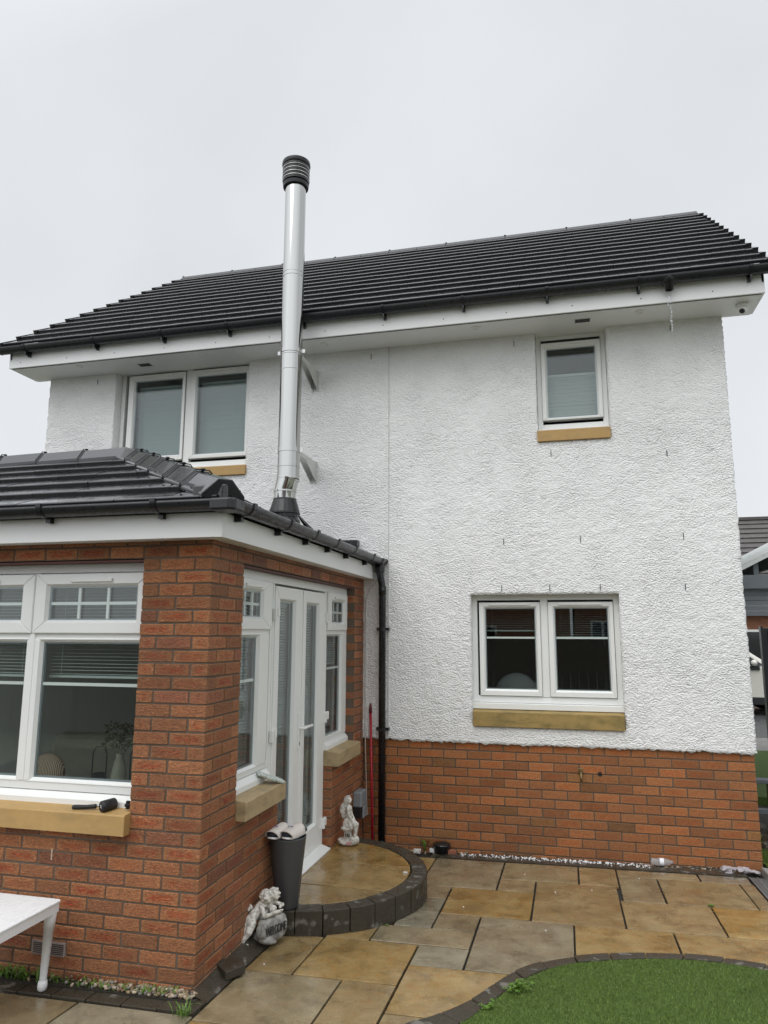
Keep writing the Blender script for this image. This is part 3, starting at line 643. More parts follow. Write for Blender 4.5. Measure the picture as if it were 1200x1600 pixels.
sash(win2, tf_side, (-2.79, -2.215, 1.0, 1.872), (-2.74, -2.385, 1.02, 1.85), ds-.004, .05, None, ([], [1.565]), name='fixed_light')
sash(win2, tf_side, (-.945, -.375, 1.90, 2.232), (-.828, -.462, 1.972, 2.155), ds-.018, .06, (-.78, -.47, 2.19), ([-.71, -.585], [2.06]))
sash(win2, tf_side, (-.945, -.39, .955, 1.872), (-.928, -.50, .975, 1.85), ds-.004, .05, None, ([], [1.567]), name='fixed_light')
for nm, (a, b, s0, s1) in dict(l=(-2.82, -2.185, -2.815, -2.175), r=(-.965, -.345, -.985, -.312)).items():
    c_ = MB(); c_.prism([(XC-.052, .888), (XC-.052, .925), (XC-.085, .962), (XC-.13, .962), (XC-.13, .888)], a, b, 'y'); c_.build('window_cill', m_upvc, win2, bevel=.003)
    s_ = MB(); s_.prism([(-.39, .768), (-.39, .876), (-.396, .881), (XC-.10, .898), (XC-.10, .768)], s0, s1, 'y'); s_.build('stone_sill', m_sill_pale, win2, bevel=.004)
for (a, b, nm) in ((-2.128, -1.545, 'l'), (-1.541, -1.003, 'r')):
    dr = MB(); e = .013; o = (a, b, .165, 2.215); g = (a+.10, b-.16 if nm == 'l' else b-.172, .36, 2.108)
    g = (a+.098, a+.40, .36, 2.11) if nm == 'l' else (a+.072, b-.172, .36, 2.108)
    P = [(o[0], o[2]), (o[1], o[2]), (o[1], o[3]), (o[0], o[3])]; Q = [(g[0]-e, g[2]-e), (g[1]+e, g[2]-e), (g[1]+e, g[3]+e), (g[0]-e, g[3]+e)]
    for k in range(4):
        k2 = (k+1) % 4; vs = [P[k], P[k2], Q[k2], Q[k]]
        V = [(x, ds-.012, z) for x, z in vs]+[(x, ds+.05, z) for x, z in vs]
        dr.add(V, [(0, 1, 2, 3), (7, 6, 5, 4), (0, 4, 5, 1), (1, 5, 6, 2), (2, 6, 7, 3), (3, 7, 4, 0)], tf=tf_side)
    if nm == 'r': dr.box(a-.03, a+.004, ds-.02, ds-.01, .17, 2.21, tf=tf_side)
    do = dr.build('french_door', m_upvc, T_, bevel=.004)
    bd = MB(); rframe_bead(bd, g[0]-e, g[1]+e, g[2]-e, g[3]+e, ds-.008, ds+.014, tf_side, e); bd.build('glazing_bead', m_upvc, do)
    pn = MB(); pn.add([(g[0], ds+.012, g[2]), (g[1], ds+.012, g[2]), (g[1], ds+.012, g[3]), (g[0], ds+.012, g[3])], [(0, 1, 2, 3)], tf=tf_side)
    pn.add([(g[0], ds+.036, g[2]), (g[1], ds+.036, g[2]), (g[1], ds+.036, g[3]), (g[0], ds+.036, g[3])], [(0, 1, 2, 3)], tf=tf_side); pn.build('pane', m_glass, do)
    rf = MB(); rframe(rf, g[0]-.002, g[1]+.002, g[2]-.002, g[3]+.002, ds+.016, ds+.032, .012, tf_side); rf.build('glass_spacer', D.materials['spacer_bar'], do)
    for z in (2.02, 1.18, .33):
        h = MB(); u = a-.012 if nm == 'l' else b+.014
        h.box(u-.03, u-.003, ds-.035, ds-.006, z-.055, z+.03, tf=tf_side); h.box(u+.003, u+.036, ds-.04, ds-.012, z-.03, z+.035, tf=tf_side)
        h.build('hinge', m_upvc, do, bevel=.005)
    hd = MB(); u = b-.075 if nm == 'l' else a+.012
    hd.box(u-.016, u+.016, ds-.024, ds-.010, 1.0, 1.27, tf=tf_side)
    hd.box(u-.01, u+.01, ds-.06, ds-.022, 1.145, 1.165, tf=tf_side)
    if nm == 'r': hd.box(u, u+.12, ds-.062, ds-.044, 1.145, 1.165, tf=tf_side)
    else: hd.box(u-.004, u+.07, ds-.062, ds-.044, 1.143, 1.163, tf=tf_side)
    hd.build('handle', m_upvc, do, bevel=.006)
    if nm == 'l':
        kh = MB(); kh.box(u-.004, u+.004, ds-.0265, ds-.02, 1.03, 1.055, tf=tf_side); kh.build('keyhole', m_gasket, do)
mb = MB(); mb.prism([(XC+.012, .122), (XC+.012, .136), (XC-.07, .163), (XC-.14, .163), (XC-.14, .12)], -2.13, -1.02, 'y'); mb.build('threshold', m_upvc, T_, bevel=.003)

# eaves of the sunroom
FX, FY = -.335, -3.378            # fascia faces
mb = MB()
mb.box(-5.4, FX, FY, FY+.018, 2.404, 2.545); mb.box(FX-.018, FX, FY+.018, -.024, 2.404, 2.545)
fo = mb.build('fascia', m_fascia, T_, bevel=.002)
mb = MB(); mb.box(-5.4, FX-.018, FY+.018, YC+.06, 2.408, 2.414); mb.box(XC-.06, FX-.018, YC+.06, -.024, 2.408, 2.414); mb.build('soffit', m_fascia, T_)
mb = MB(); mb.box(FX-.04, FX+.004, FY-.003, FY+.03, 2.402, 2.5446); mb.build('fascia_corner', m_upvc, T_, bevel=.003)
def half_gutter(mb, p0, p1, r=.058, t=.004, drop=0.0):
    """half-round gutter along a horizontal line; p0,p1 at the rim level on the centre line"""
    p0, p1 = Vector(p0), Vector(p1); d = (p1-p0).normalized(); q = d.cross(Vector((0, 0, 1)))
    n = 14; vs = []; prof = [(math.cos(a)*r, -math.sin(a)*r) for a in np.linspace(0, math.pi, n)]+[(math.cos(a)*(r-t), -math.sin(a)*(r-t)) for a in np.linspace(math.pi, 0, n)]
    for p in (p0, p1):
        for (a, b) in prof: vs.append(tuple(p+q*a+Vector((0, 0, b))))
    m = len(prof)
    mb.add(vs, [(i, (i+1) % m, m+(i+1) % m, m+i) for i in range(m)])
def gutter_cap(mb, p, d, r=.06, t=.006):
    p = Vector(p); d = Vector(d).normalized(); q = d.cross(Vector((0, 0, 1))); n = 14
    vs = [tuple(p+q*(math.cos(a)*r)+Vector((0, 0, -math.sin(a)*r))) for a in np.linspace(0, math.pi, n)]; vs += [tuple(Vector(v)+d*t) for v in vs]
    mb.add(vs, [tuple(range(n))[::-1], tuple(range(n, 2*n))]+[(i, (i+1) % n, n+(i+1) % n, n+i) for i in range(n)])
GX, GY, GZ = FX+.066, FY-.066, 2.598
gm = MB(); half_gutter(gm, (-5.4, GY, GZ), (GX-.02, GY, GZ)); half_gutter(gm, (GX, GY+.02, GZ), (GX, -.03, GZ))
gut = gm.build('gutter', m_gutter, T_, smooth=True)
mb = MB()       # corner unit, with a square outer face
mb.prism([(GX-.085, GY-.062), (GX+.035, GY-.062), (GX+.062, GY-.035), (GX+.062, GY+.085), (GX-.062, GY+.085), (GX-.085, GY+.062)], GZ-.064, GZ+.004, 'z'); mb.build('corner_unit', m_gutter, gut, bevel=.012)
def gut_bracket(x, y, axis):
    b = MB()
    if axis == 'x':
        half_gutter(b, (x-.017, y, GZ+.002), (x+.017, y, GZ+.002), .0635, .005); b.box(x-.015, x+.015, y+.03, FY-.0005, GZ-.085, GZ-.02); b.box(x-.017, x+.017, y-.066, y-.052, GZ-.005, GZ+.014)
    else:
        half_gutter(b, (x, y-.017, GZ+.002), (x, y+.017, GZ+.002), .0635, .005); b.box(FX+.0005, x-.02, y-.015, y+.015, GZ-.09, GZ-.02); b.box(x+.052, x+.066, y-.017, y+.017, GZ-.005, GZ+.014)
    b.build('gutter_bracket', m_blackpl, gut)
for x in (-.70, -1.44, -2.2, -2.95): gut_bracket(x, GY, 'x')
for y in (-3.22, -2.62, -2.1, -1.6, -1.1, -.5): gut_bracket(GX, y, 'y')

# tiles: every course of wedge-shaped tiles, laid up one slope
def slope_tiles(mb, origin, ud, sd, slen, gauge, urange, tw=.30, thick=.024, stag=True, lap=.06, lift=.03):
    origin, ud, sd = Vector(origin), Vector(ud).normalized(), Vector(sd).normalized(); nd = ud.cross(sd)
    if nd.z < 0: nd = -nd
    nrow = math.ceil(slen/gauge)
    for i in range(nrow):
        s0 = i*gauge; s1 = min(s0+gauge+lap, slen+.02)
        lo, hi = urange(s0); lo1, hi1 = urange(min(s1, slen))
        u = math.floor(lo/tw)*tw - (tw/2 if (stag and i % 2) else 0)
        while u < hi:
            a, b = max(u+.0012, lo), min(u+tw-.0012, hi)
            if b-a > .02:
                a1, b1 = (a if a > lo+1e-6 else lo1), (b if b < hi-1e-6 else hi1)
                a1, b1 = max(a1, lo1), min(b1, hi1)
                if b1-a1 < .004: a1 = b1-.004 if b1 > a else a; b1 = a1+.004
                j = random.uniform(-.0015, .0015); js = random.uniform(-.003, .003)
                pr = [(s0+js, lift+j), (s0+js, lift+thick-.007+j), (s0+js+.002, lift+thick-.0035+j), (s0+js+.006, lift+thick-.0008+j), (s0+js+.013, lift+thick+j), (s1, thick*.55), (s1, .002)]
                q0 = [tuple(origin+ud*(a if k < 5 else a1)+sd*q+nd*r) for k, (q, r) in enumerate(pr)]; q1 = [tuple(origin+ud*(b if k < 5 else b1)+sd*q+nd*r) for k, (q, r) in enumerate(pr)]
                mb.add(q0+q1, [tuple(range(7)), tuple(range(13, 6, -1))]+[(k, 7+k, 7+(k+1) % 7, (k+1) % 7) for k in range(7)], 0, (random.random(), random.random(), random.random()))
            u += tw
EX, EY, EZ = -.295, -3.425, 2.585; AX_, AY_, AZ_ = -2.23, -1.49, 3.40
hyp = math.hypot(AY_-EY, AZ_-EZ)
rt = MB()
slope_tiles(rt, (0, EY, EZ), (1, 0, 0), (0, AY_-EY, AZ_-EZ), hyp, .345, lambda s: (-6.2, EX-.05-(EX-AX_)*s/hyp), .33, .032, lift=.016)
def end_range(s):
    f_ = s/hyp; return (EY+.05+(AY_-EY)*f_, min(-.03, .445-(.445-AY_)*f_))
slope_tiles(rt, (EX, 0, EZ), (0, 1, 0), (AX_-EX, 0, AZ_-EZ), hyp, .345, end_range, .33, .032, lift=.016)
slope_tiles(rt, (0, .445, EZ), (1, 0, 0), (0, AY_-.445, AZ_-EZ), hyp, .345, lambda s: (-4.34, EX-(EX-AX_)*s/hyp) if s > .47 else (-4.34, -4.30), .33, .032, lift=.016)
roof = rt.build('roof', m_tile, T_, col=True)
mb = MB(); mb.add([(-6.2, EY+.02, EZ+.0), (EX-.02, EY+.02, EZ), (AX_, AY_, AZ_-.01), (-6.2, AY_, AZ_-.01), (EX-.02, -.026, EZ), (AX_, -.026, AZ_-.62), (-6.2, -.026, AZ_-.62)], [(0, 1, 2, 3), (1, 4, 5, 2), (2, 5, 6, 3)])
mb.build('underlay', m_gasket, roof)
def ridge_run(parent, p0, p1, n, wid=.11, hgt=.055, first_end=False):
    p0, p1 = Vector(p0), Vector(p1); d = (p1-p0)/n; dn = d.normalized(); q = dn.cross(Vector((0, 0, 1))).normalized(); u = q.cross(dn)
    for i in range(n):
        a = p0+d*i-dn*.012; b = p0+d*(i+1)-dn*.006
        prof = [(-wid, -.075), (-wid, -.045), (-wid*.32, hgt-.004), (wid*.32, hgt-.004), (wid, -.045), (wid, -.075)]
        lift0, lift1 = (.012, .004)
        vs = [tuple(a+q*x+u*(y+lift0)) for x, y in prof]+[tuple(b+q*x+u*(y+lift1)) for x, y in prof]; m = len(prof)
        c = MB(); c.add(vs, [tuple(range(m))[::-1], tuple(range(m, 2*m))]+[(k, (k+1) % m, m+(k+1) % m, m+k) for k in range(m)], 0, (random.random(), 0, 0))
        c.build('hip_tile', m_tile, parent, bevel=.006, col=True)
        if i > 0:
            cl2 = MB(); pts = [a+q*x*1.03+u*(y+lift0+.008) for x, y in prof]; cl2.tube([tuple(p+dn*.004*random.uniform(-1, 1)) for p in pts], .0045, 6)
            cl2.ellip(tuple(a+u*(hgt+.018)), (.016, .016, .01)); cl2.build('ridge_clip', m_blackpl, parent)
ridge_run(roof, (EX-.03, EY+.03, EZ+.085), (AX_+.02, AY_-.02, AZ_+.05), 6, .125, .05)
ridge_run(roof, (AX_-.02, AY_, AZ_+.045), (-6.2, AY_, AZ_+.045), 9)
mb = MB(); mb.prism([(EX-.21, EY+.005), (EX-.02, EY+.005), (EX-.005, EY+.02), (EX-.005, EY+.21), (EX-.21, EY+.21)], EZ+.015, EZ+.112, 'z'); mb.build('hip_end', m_tile, roof, bevel=.012)
# little secondary gutter where the back slope meets the house wall
mb = MB(); mb.box(-4.3, -.5, -.12, -.026, 2.74, 2.80); mb.build('back_flashing', m_gutter, roof)

# ================================================================== MAIN HOUSE
H_ = thing('white_house', 'two-storey white roughcast house with brick base and dark tiled roof', 'house')
bk = Bricks(); GM = .0795
for k in range(-3, 12):
    z0 = k*GM; z1 = min(z0+GM-.010, .872)
    if z1-z0 < .02: continue
    for (a, b) in course(XC+.004, 3.0335, (0 if k % 2 == 0 else .1125), []): bk.add(a, b, 0, .10, z0, z1)
    for (a, b) in course(.104, 7.2, (.1125 if k % 2 == 0 else 0), []): bk.add(3.0335-.1025, 3.0335, a+.004, b, z0, z1)
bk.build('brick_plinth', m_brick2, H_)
mb = MB(); mb.box(XC, 3.0335-.005, .005, .098, -.3, .87); mb.box(2.93, 3.0335-.005, .098, 7.2, -.3, .87); mb.box(XL, XC, .02, .098, -.3, .87); mb.build('plinth_mortar', m_mortar, H_)
# rendered wall: fine grid so that its edges are really rough
OP = [(.62, 1.992, 1.02, 2.243), (1.312, 1.992, 3.725, 4.90), (-3.46, -1.792, 3.56, 4.90)]
YF = -.020
def wall_face():
    xs = set(np.arange(XL, XR, .022).round(4)); zs = set(np.arange(.862, 4.90, .022).round(4))
    xs |= {XR}; zs |= {4.90}
    for a, b, c, d in OP: xs |= {a, b}; zs |= {c, d}
    def clean(s, keep):
        s = sorted(s); o = []
        for v in s:
            if v in keep: 
                if o and v-o[-1] < .009 and o[-1] not in keep: o.pop()
                o.append(v)
            elif not o or v-o[-1] > .009: o.append(v)
        return o
    kx = {XL, XR}; kz = {.862, 4.90}
    for a, b, c, d in OP: kx |= {a, b}; kz |= {c, d}
    xs = clean(xs, kx); zs = clean(zs, kz); nx, nz = len(xs), len(zs)
    V = []; 
    for j, z in enumerate(zs):
        for i, x in enumerate(xs):
            e = x in kx; f = z in kz; jx = rng.normal(0, .0028); jz = rng.normal(0, .0028); jy = rng.normal(0, .0026)
            near = any(a-.001 <= x <= b+.001 and c-.001 <= z <= d+.001 for a, b, c, d in OP)
            if near: jx *= .45; jz *= .45; jy = 0
            if z == .862: jz = rng.normal(0, .006)
            V.append((x+jx, YF+jy, z+jz))
    F = []; solid = np.ones((nz-1, nx-1), bool)
    for a, b, c, d in OP:
        for j in range(nz-1):
            for i in range(nx-1):
                if a-1e-4 <= (xs[i]+xs[i+1])/2 <= b and c <= (zs[j]+zs[j+1])/2 <= d: solid[j, i] = False
    for j in range(nz-1):
        for i in range(nx-1):
            if solid[j, i]: F.append((j*nx+i, j*nx+i+1, (j+1)*nx+i+1, (j+1)*nx+i))
    n0 = len(V)
    def strip(idx, dy, target=None):
        base = len(V)
        for q in idx: x, y, z = V[q]; V.append((x, YF+dy, z) if not target else target(V[q]))
        for k in range(len(idx)-1): F.append((idx[k], idx[k+1], base+k+1, base+k))
    X = {x: i for i, x in enumerate(xs)}; Z = {z: j for j, z in enumerate(zs)}
    for a, b, c, d in OP:
        for x in (a, b): strip([j*nx+X[x] for j in range(Z[c], Z[d]+1)], .15)
        for z in (c, d): strip([Z[z]*nx+i for i in range(X[a], X[b]+1)], .15)
    # the gable returns and the underside
    for x in (XL, XR):
        cur = [j*nx+X[x] for j in range(nz)]
        for dy in (.03, .06, 1.5, 7.3):
            base = len(V)
            for q in cur: 
                v = V[q]; V.append((x+(rng.normal(0, .003) if dy < 1 else 0), YF+dy, v[2]))
            for k in range(len(cur)-1): F.append((cur[k], cur[k+1], base+k+1, base+k))
            cur = list(range(base, base+len(cur)))
    strip([i for i in range(nx)], .05)
    me = D.meshes.new('rendered_wall'); me.from_pydata(V, [], F); me.validate()
    bm = bmesh.new(); bm.from_mesh(me); bmesh.ops.recalc_face_normals(bm, faces=bm.faces); bm.to_mesh(me); bm.free()
    me.materials.append(m_render); me.polygons.foreach_set('use_smooth', [True]*len(me.polygons))
    o = D.objects.new('rendered_wall', me); COL.objects.link(o); o.parent = H_
    return o
wall = wall_face()
mb = MB(); mb.box(-.1995, -.1915, YF-.009, YF+.004, .87, 4.85); mb.build('movement_joint', mat('pale_bead', rough=.5, build=speckle((.62, .63, .61), .1, 20, .1)), H_)
for (x, z) in ((-.391, 4.771), (1.104, 4.766), (2.587, 4.782), (1.429, 3.608), (2.485, 3.546), (.952, 2.755), (1.67, 2.754), (2.581, 2.758), (.922, 2.304), (1.372, 2.305), (1.83, 2.305), (2.568, 2.296), (-3.709, 4.767)):
    mb = MB(); mb.box(x-.003, x+.003, YF-.005, YF+.006, z-.03, z+.03); mb.build('weep_slot', m_greypl, H_)
# solid back of the house so that nothing shows through
mb = MB(); mb.box(XL+.02, XR-.04, 3.2, 3.24, 0, 4.95); mb.box(XL+.02, XR-.04, .3, 3.2, 2.55, 2.8); mb.box(XL+.02, XR-.04, .02, 7.25, 4.935, 4.955); mb.box(XL+.02, XL+.05, .05, 7.2, 0, 4.93); mb.box(XR-.07, XR-.04, .05, 7.2, .0, 4.93)
mb.box(-.5, .1, .16, .2, 0.9, 4.9); mb.box(-1.5, -1.4, .2, 3.2, 2.8, 4.93); mb.box(.4, .5, .2, 3.2, 0, 4.93); mb.box(XL+.05, XR-.07, 7.2, 7.25, -.2, 4.93); mb.box(XL+.05, XR-.07, .1, 3.2, -.1, .2)
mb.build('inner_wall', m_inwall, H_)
def main_window(op, frame, lights, sillz, sillx, m_s, label, vents=True, bars=True, cill=None, gap=None):
    """frame (u0,u1,z0,z1); lights [(outer, glass)]"""
    f_ = MB(); d0 = .09; u0, u1, z0, z1 = frame
    rframe(f_, u0, u1, z0, z1, d0, d0+.07, .05, tf_main, .062, .05)
    for a, b in zip(lights[:-1], lights[1:]): c = (a[0][1]+b[0][0])/2; f_.box(c-.036, c+.036, d0, d0+.068, z0+.05, z1-.05)
    wo = f_.build('window', m_upvc, H_, bevel=.004); wo['label'] = label
    for o, g in lights:
        sash(wo, tf_main, o, g, d0-.02, .065, ((o[0]+o[1])/2-.20, (o[0]+o[1])/2+.20, o[3]-.018) if vents else None, ([], [1.836]) if bars else None)
        sh_line = MB(); rframe(sh_line, o[0]-.0025, o[1]+.0025, o[2]-.003, o[3]+.0025, d0-.006, d0+.001, .01, tf_main); sh_line.build('sash_shade_line', m_shade_line, wo)  # thin grey ring paints the shade line round each sash
    if cill: c_ = MB(); c_.box(u0, u1, .03, d0+.05, cill[0], cill[1]); c_.build('window_cill', m_upvc, wo, bevel=.004)
    s_ = MB(); s_.prism([(YF-.028, sillz[0]), (YF-.028, sillz[1]-.012), (YF-.022, sillz[1]-.006), (.10, sillz[1]+.008), (.10, sillz[0])], sillx[0], sillx[1], 'x'); s_.build('stone_sill', m_s, wo, bevel=.004)
    return wo
main_window(None, (.62, 1.992, 1.228, 2.243), [((.690, 1.270, 1.293, 2.172), (.747, 1.223, 1.353, 2.117)), ((1.345, 1.938, 1.293, 2.172), (1.405, 1.891, 1.353, 2.117))], (1.02, 1.165), (.628, 1.986), m_sill_old, 'ground floor two-light window', True, True, (1.172, 1.226))
w_s = main_window(None, (1.314, 1.990, 3.866, 4.852), [((1.362, 1.942, 3.968, 4.776), (1.416, 1.89, 3.998, 4.714))], (3.725, 3.842), (1.306, 1.990), m_sill, 'narrow upstairs window', True, False, (3.842, 3.865))
mb = MB(); mb.box(1.366, 1.938, .083, .10, 4.779, 4.806); mb.build('shadow_gap', m_gasket, w_s)  # black bar painted in for the shade in the gap above the sash
main_window(None, (-3.455, -1.797, 3.70, 4.905), [((-3.351, -2.622, 3.80, 4.836), (-3.272, -2.666, 3.86, 4.768)), ((-2.543, -1.829, 3.80, 4.836), (-2.476, -1.870, 3.85, 4.767))], (3.56, 3.672), (-3.43, -1.785), m_sill, 'wide two-light upstairs window', True, False, (3.674, 3.70))
# soffit, fascia, box ends
SX0, SX1, SY, SZ = -4.575, 3.322, -.45, 4.85
mb = MB(); mb.box(SX0, SX1, SY, SY+.02, SZ, 5.03); mb.box(SX1-.02, SX1-.0005, SY+.02, .0, SZ+.0005, 5.12); mb.box(SX0+.0005, SX0+.02, SY+.02, .0, SZ+.0005, 5.12)
mb.build('fascia', m_fascia, H_, bevel=.002)
mb = MB(); xs_ = [SX0+.02, -1.83, SX1-.02]
for a, b in zip(xs_[:-1], xs_[1:]): mb.box(a+.001, b-.001, SY+.045, -.002, SZ+.001, SZ+.012)
mb.box(XR-.1, SX1-.021, -.002, .016, SZ+.001, 5.2); mb.box(SX0+.021, XL+.1, -.002, .016, SZ+.001, 5.2)
for a, b, c, d in OP[1:]: mb.box(a+.001, b-.001, -.002, .10, SZ+.001, SZ+.012)
mb.box(SX0+.02, SX1-.02, SY+.02, SY+.045, SZ+.006, SZ+.012, 1)
sof = mb.build('soffit', [m_fascia, m_gasket], H_)
for i in range(26):
    x = SX0+.15+i*.305
    if i % 2: continue
    m = MB(); m.ellip((x, SY-.0008, SZ+.06), (.006, .003, .006), None, 8, 6); m.build('fixing_cap', m_greypl, H_, smooth=True)
for (x, y) in ((1.77, -.24), (-2.98, -.20)):
    v_ = MB(); v_.box(x-.08, x+.08, y-.045, y+.045, SZ-.006, SZ+.002)
    for k in range(6): v_.box(x-.07, x+.07, y-.038+k*.0135, y-.031+k*.0135, SZ-.0085, SZ-.005, 1)
    v_.build('soffit_vent', [m_fascia, m_greypl], sof)
for (x, y) in ((2.283, -.30), (-3.73, -.32), (-.825, -.27), (.75, -.30), (-2.2, -.32)):
    v_ = MB(); v_.lathe([(.0, -.002), (.026, -.002), (.028, -.006), (.045, -.006), (.047, .002)], (x, y, SZ), 24, caps=False); v_.build('downlight', m_upvc, sof, smooth=True)
# main gutter
GY2, GZ2 = -.518, 5.062
gm = MB(); half_gutter(gm, (-4.64, GY2, GZ2), (3.42, GY2, GZ2), .066, .004); gutter_cap(gm, (-4.64, GY2, GZ2), (-1, 0, 0), .068); gutter_cap(gm, (3.42, GY2, GZ2), (1, 0, 0), .068)
g2 = gm.build('gutter', m_gutter, H_, smooth=False)
for x in (-4.295, -3.41, -2.58, -1.81, -.98, -.13, .66, 1.45, 2.265, 3.196):
    b = MB(); half_gutter(b, (x-.016, GY2, GZ2+.003), (x+.016, GY2, GZ2+.003), .072, .005); b.box(x-.014, x+.014, GY2+.03, SY-.0005, GZ2-.105, GZ2-.02); b.box(x-.006, x+.006, GY2-.02, GY2+.05, GZ2-.10, GZ2-.06); b.build('gutter_bracket', m_blackpl, g2)
mb = MB(); mb.lathe([(.064, .0), (.064, -.06), (.040, -.07), (.036, -.118), (.031, -.118), (.031, -.08)], (2.522, GY2, GZ2-.01), 24, caps=False); mb.build('outlet', m_blackpl, g2, smooth=True)
# main roof
E0 = (0, -.515, 5.075); RY, RZ = 3.0, 7.66; hl = math.hypot(RY-E0[1], RZ-E0[2])
def ur(s): f_ = s/hl; return (-4.615+f_*.165, 3.335+f_*.17)
rt = MB(); GA = hl/14
slope_tiles(rt, E0, (1, 0, 0), (0, RY-E0[1], RZ-E0[2]), hl, GA, ur, .30, .032, True, .07, .022)
slope_tiles(rt, (0, RY*2+.515, E0[2]), (1, 0, 0), (0, -(RY-E0[1]), RZ-E0[2]), hl, GA, ur, .60, .021, True, .07)
roof2 = rt.build('roof', m_tile, H_, col=True)
sdv = Vector((0, RY-E0[1], RZ-E0[2])).normalized(); ndv = Vector((1, 0, 0)).cross(sdv)
for side in (0, 1):
    v_ = MB()
    for i in range(14):
        s0, s1 = i*GA-.012, (i+1)*GA+.02; u = ur(s0)[side]; u1 = ur(s1)[side]; w0 = -.05 if side == 0 else .0; w1 = w0+.05
        pts = [(u+w0, s0, -.03), (u+w1, s0, -.03), (u1+w1, s1, -.03), (u1+w0, s1, -.03), (u+w0, s0, .064), (u+w1, s0, .064), (u1+w1, s1, .028), (u1+w0, s1, .028)]
        v_.add([tuple(Vector(E0)+Vector((p, 0, 0))+sdv*q+ndv*r) for p, q, r in pts], [(0, 3, 2, 1), (4, 5, 6, 7), (0, 1, 5, 4), (1, 2, 6, 5), (2, 3, 7, 6), (3, 0, 4, 7)], 0, (.2, .3, .3))
    v_.build('verge_cap', m_tile, roof2, col=True)
for i in range(18):
    a, b = -4.45+i*(7.956/18), -4.45+(i+1)*(7.956/18); m = MB(); m.prism([(RY-.13, RZ-.06), (RY-.13, RZ-.035), (RY-.045, RZ+.05), (RY+.045, RZ+.05), (RY+.13, RZ-.035), (RY+.13, RZ-.06)], a+.002, b-.002, 'x'); m.build('ridge_tile', m_ridge, roof2, bevel=.006)
    if i % 2 == 0: m = MB(); m.ellip((a, RY-.02, RZ+.056), (.02, .03, .014)); m.build('ridge_clip', m_blackpl, roof2, smooth=True)
mb = MB(); mb.add([(-4.58, -.43, 5.04), (3.30, -.43, 5.04), (3.48, RY, RZ-.02), (-4.43, RY, RZ-.02), (-4.58, 6.43, 5.04), (3.30, 6.43, 5.04)], [(0, 1, 2, 3), (3, 2, 5, 4)]); mb.build('underlay', m_gasket, roof2)
# gable triangles and barge boards
for x, xt in ((XL, XL), (XR, XR)):
    mb = MB(); mb.prism([(-.0, 4.90), (7.2, 4.90), (RY, RZ-.25)], min(x, x+(.05 if x < 0 else -.05)), max(x, x+(.05 if x < 0 else -.05)), 'x'); mb.build('gable', m_render, H_)
for side, x in ((0, -4.56), (1, 3.30)):
    mb = MB(); xt = x+(.165 if side == 0 else .17)
    vs = [(x, SY, 4.95), (x, SY, 5.03), (xt, RY, RZ-.03), (xt, RY, RZ-.2)]; vs += [(p[0]+.018, p[1], p[2]) for p in vs]
    mb.add(vs, [(0, 1, 2, 3), (7, 6, 5, 4), (0, 4, 5, 1), (1, 5, 6, 2), (2, 6, 7, 3), (3, 7, 4, 0)]); mb.build('barge_board', m_fascia, H_)

# ================================================================== BLINDS (each hangs in its own window)
def blind(name, label, tf, u0, u1, z0, z1, d, tilt, m=m_blind, sp=.021, group='venetian blinds', head=True):
    t = thing(name, label, 'blind', group)
    s = MB(); wv = .0125; c, sn = math.cos(tilt)*wv, math.sin(tilt)*wv
    z = z1-.03
    while z > z0+.012:
        j = random.uniform(-.0012, .0012)
        s.add([(u0, d-c, z-sn+j), (u1, d-c, z-sn+j), (u1, d, z+.0018+j), (u0, d, z+.0018+j), (u1, d+c, z+sn+j), (u0, d+c, z+sn+j)], [(0, 1, 2, 3), (3, 2, 4, 5)], tf=tf); z -= sp
    s.build('slats', m, t)
    if head: h = MB(); h.box(u0, u1, d-.014, d+.014, z1-.025, z1, tf=tf); h.build('head_rail', m, t)
    h = MB(); h.box(u0, u1, d-.012, d+.012, z0-.004, z0+.010, tf=tf); h.build('bottom_rail', m, t)
    h = MB()
    for u in (u0+.12*(u1-u0), u1-.12*(u1-u0)): h.box(u-.001, u+.001, d-.014, d-.012, z0, z1, tf=tf)
    h.build('cord', m, t)
    return t
blind('venetian_blind', 'half-raised blind in the sunroom front window light beside the brick pier', tf_front, -1.64, -.93, 1.605, 2.20, .215, .12)
blind('venetian_blind', 'half-raised blind in the sunroom front window light at the left edge', tf_front, -2.44, -1.76, 1.605, 2.20, .215, .2)
blind('venetian_blind', 'half-raised blind in the farthest sunroom front window light', tf_front, -3.25, -2.57, 1.605, 2.20, .215, .15)
blind('venetian_blind', 'closed grey blind behind the side light left of the double doors', tf_side, -2.78, -2.36, 1.02, 2.20, .175, .55, m_blind_dim)
blind('venetian_blind', 'short blind behind the side light right of the double doors', tf_side, -.93, -.44, 1.60, 2.20, .175, .5)
blind('venetian_blind', 'full-length blind behind the left leaf of the double doors', tf_side, -2.025, -1.735, .34, 2.10, .155, .55, m_blind_dim)
blind('venetian_blind', 'full-length blind behind the right leaf of the double doors', tf_side, -1.465, -1.18, .34, 2.10, .155, .55, m_blind_dim)
blind('venetian_blind', 'closed grey-green blind in the left pane of the wide upstairs window', tf_main, -3.27, -2.655, 3.82, 4.72, .19, 1.15, m_blind_dim, .0195)
blind('venetian_blind', 'closed grey-green blind in the right pane of the wide upstairs window', tf_main, -2.475, -1.86, 3.82, 4.72, .19, 1.15, m_blind_dim, .0195)
blind('venetian_blind', 'pale blind covering the lower part of the narrow upstairs window', tf_main, 1.41, 1.895, 3.98, 4.465, .17, 1.1, m_blind, .0195)
blind('venetian_blind', 'raised blind in the left pane of the ground floor window', tf_main, .745, 1.225, 1.90, 2.15, .20, .1, m_blind_dim)
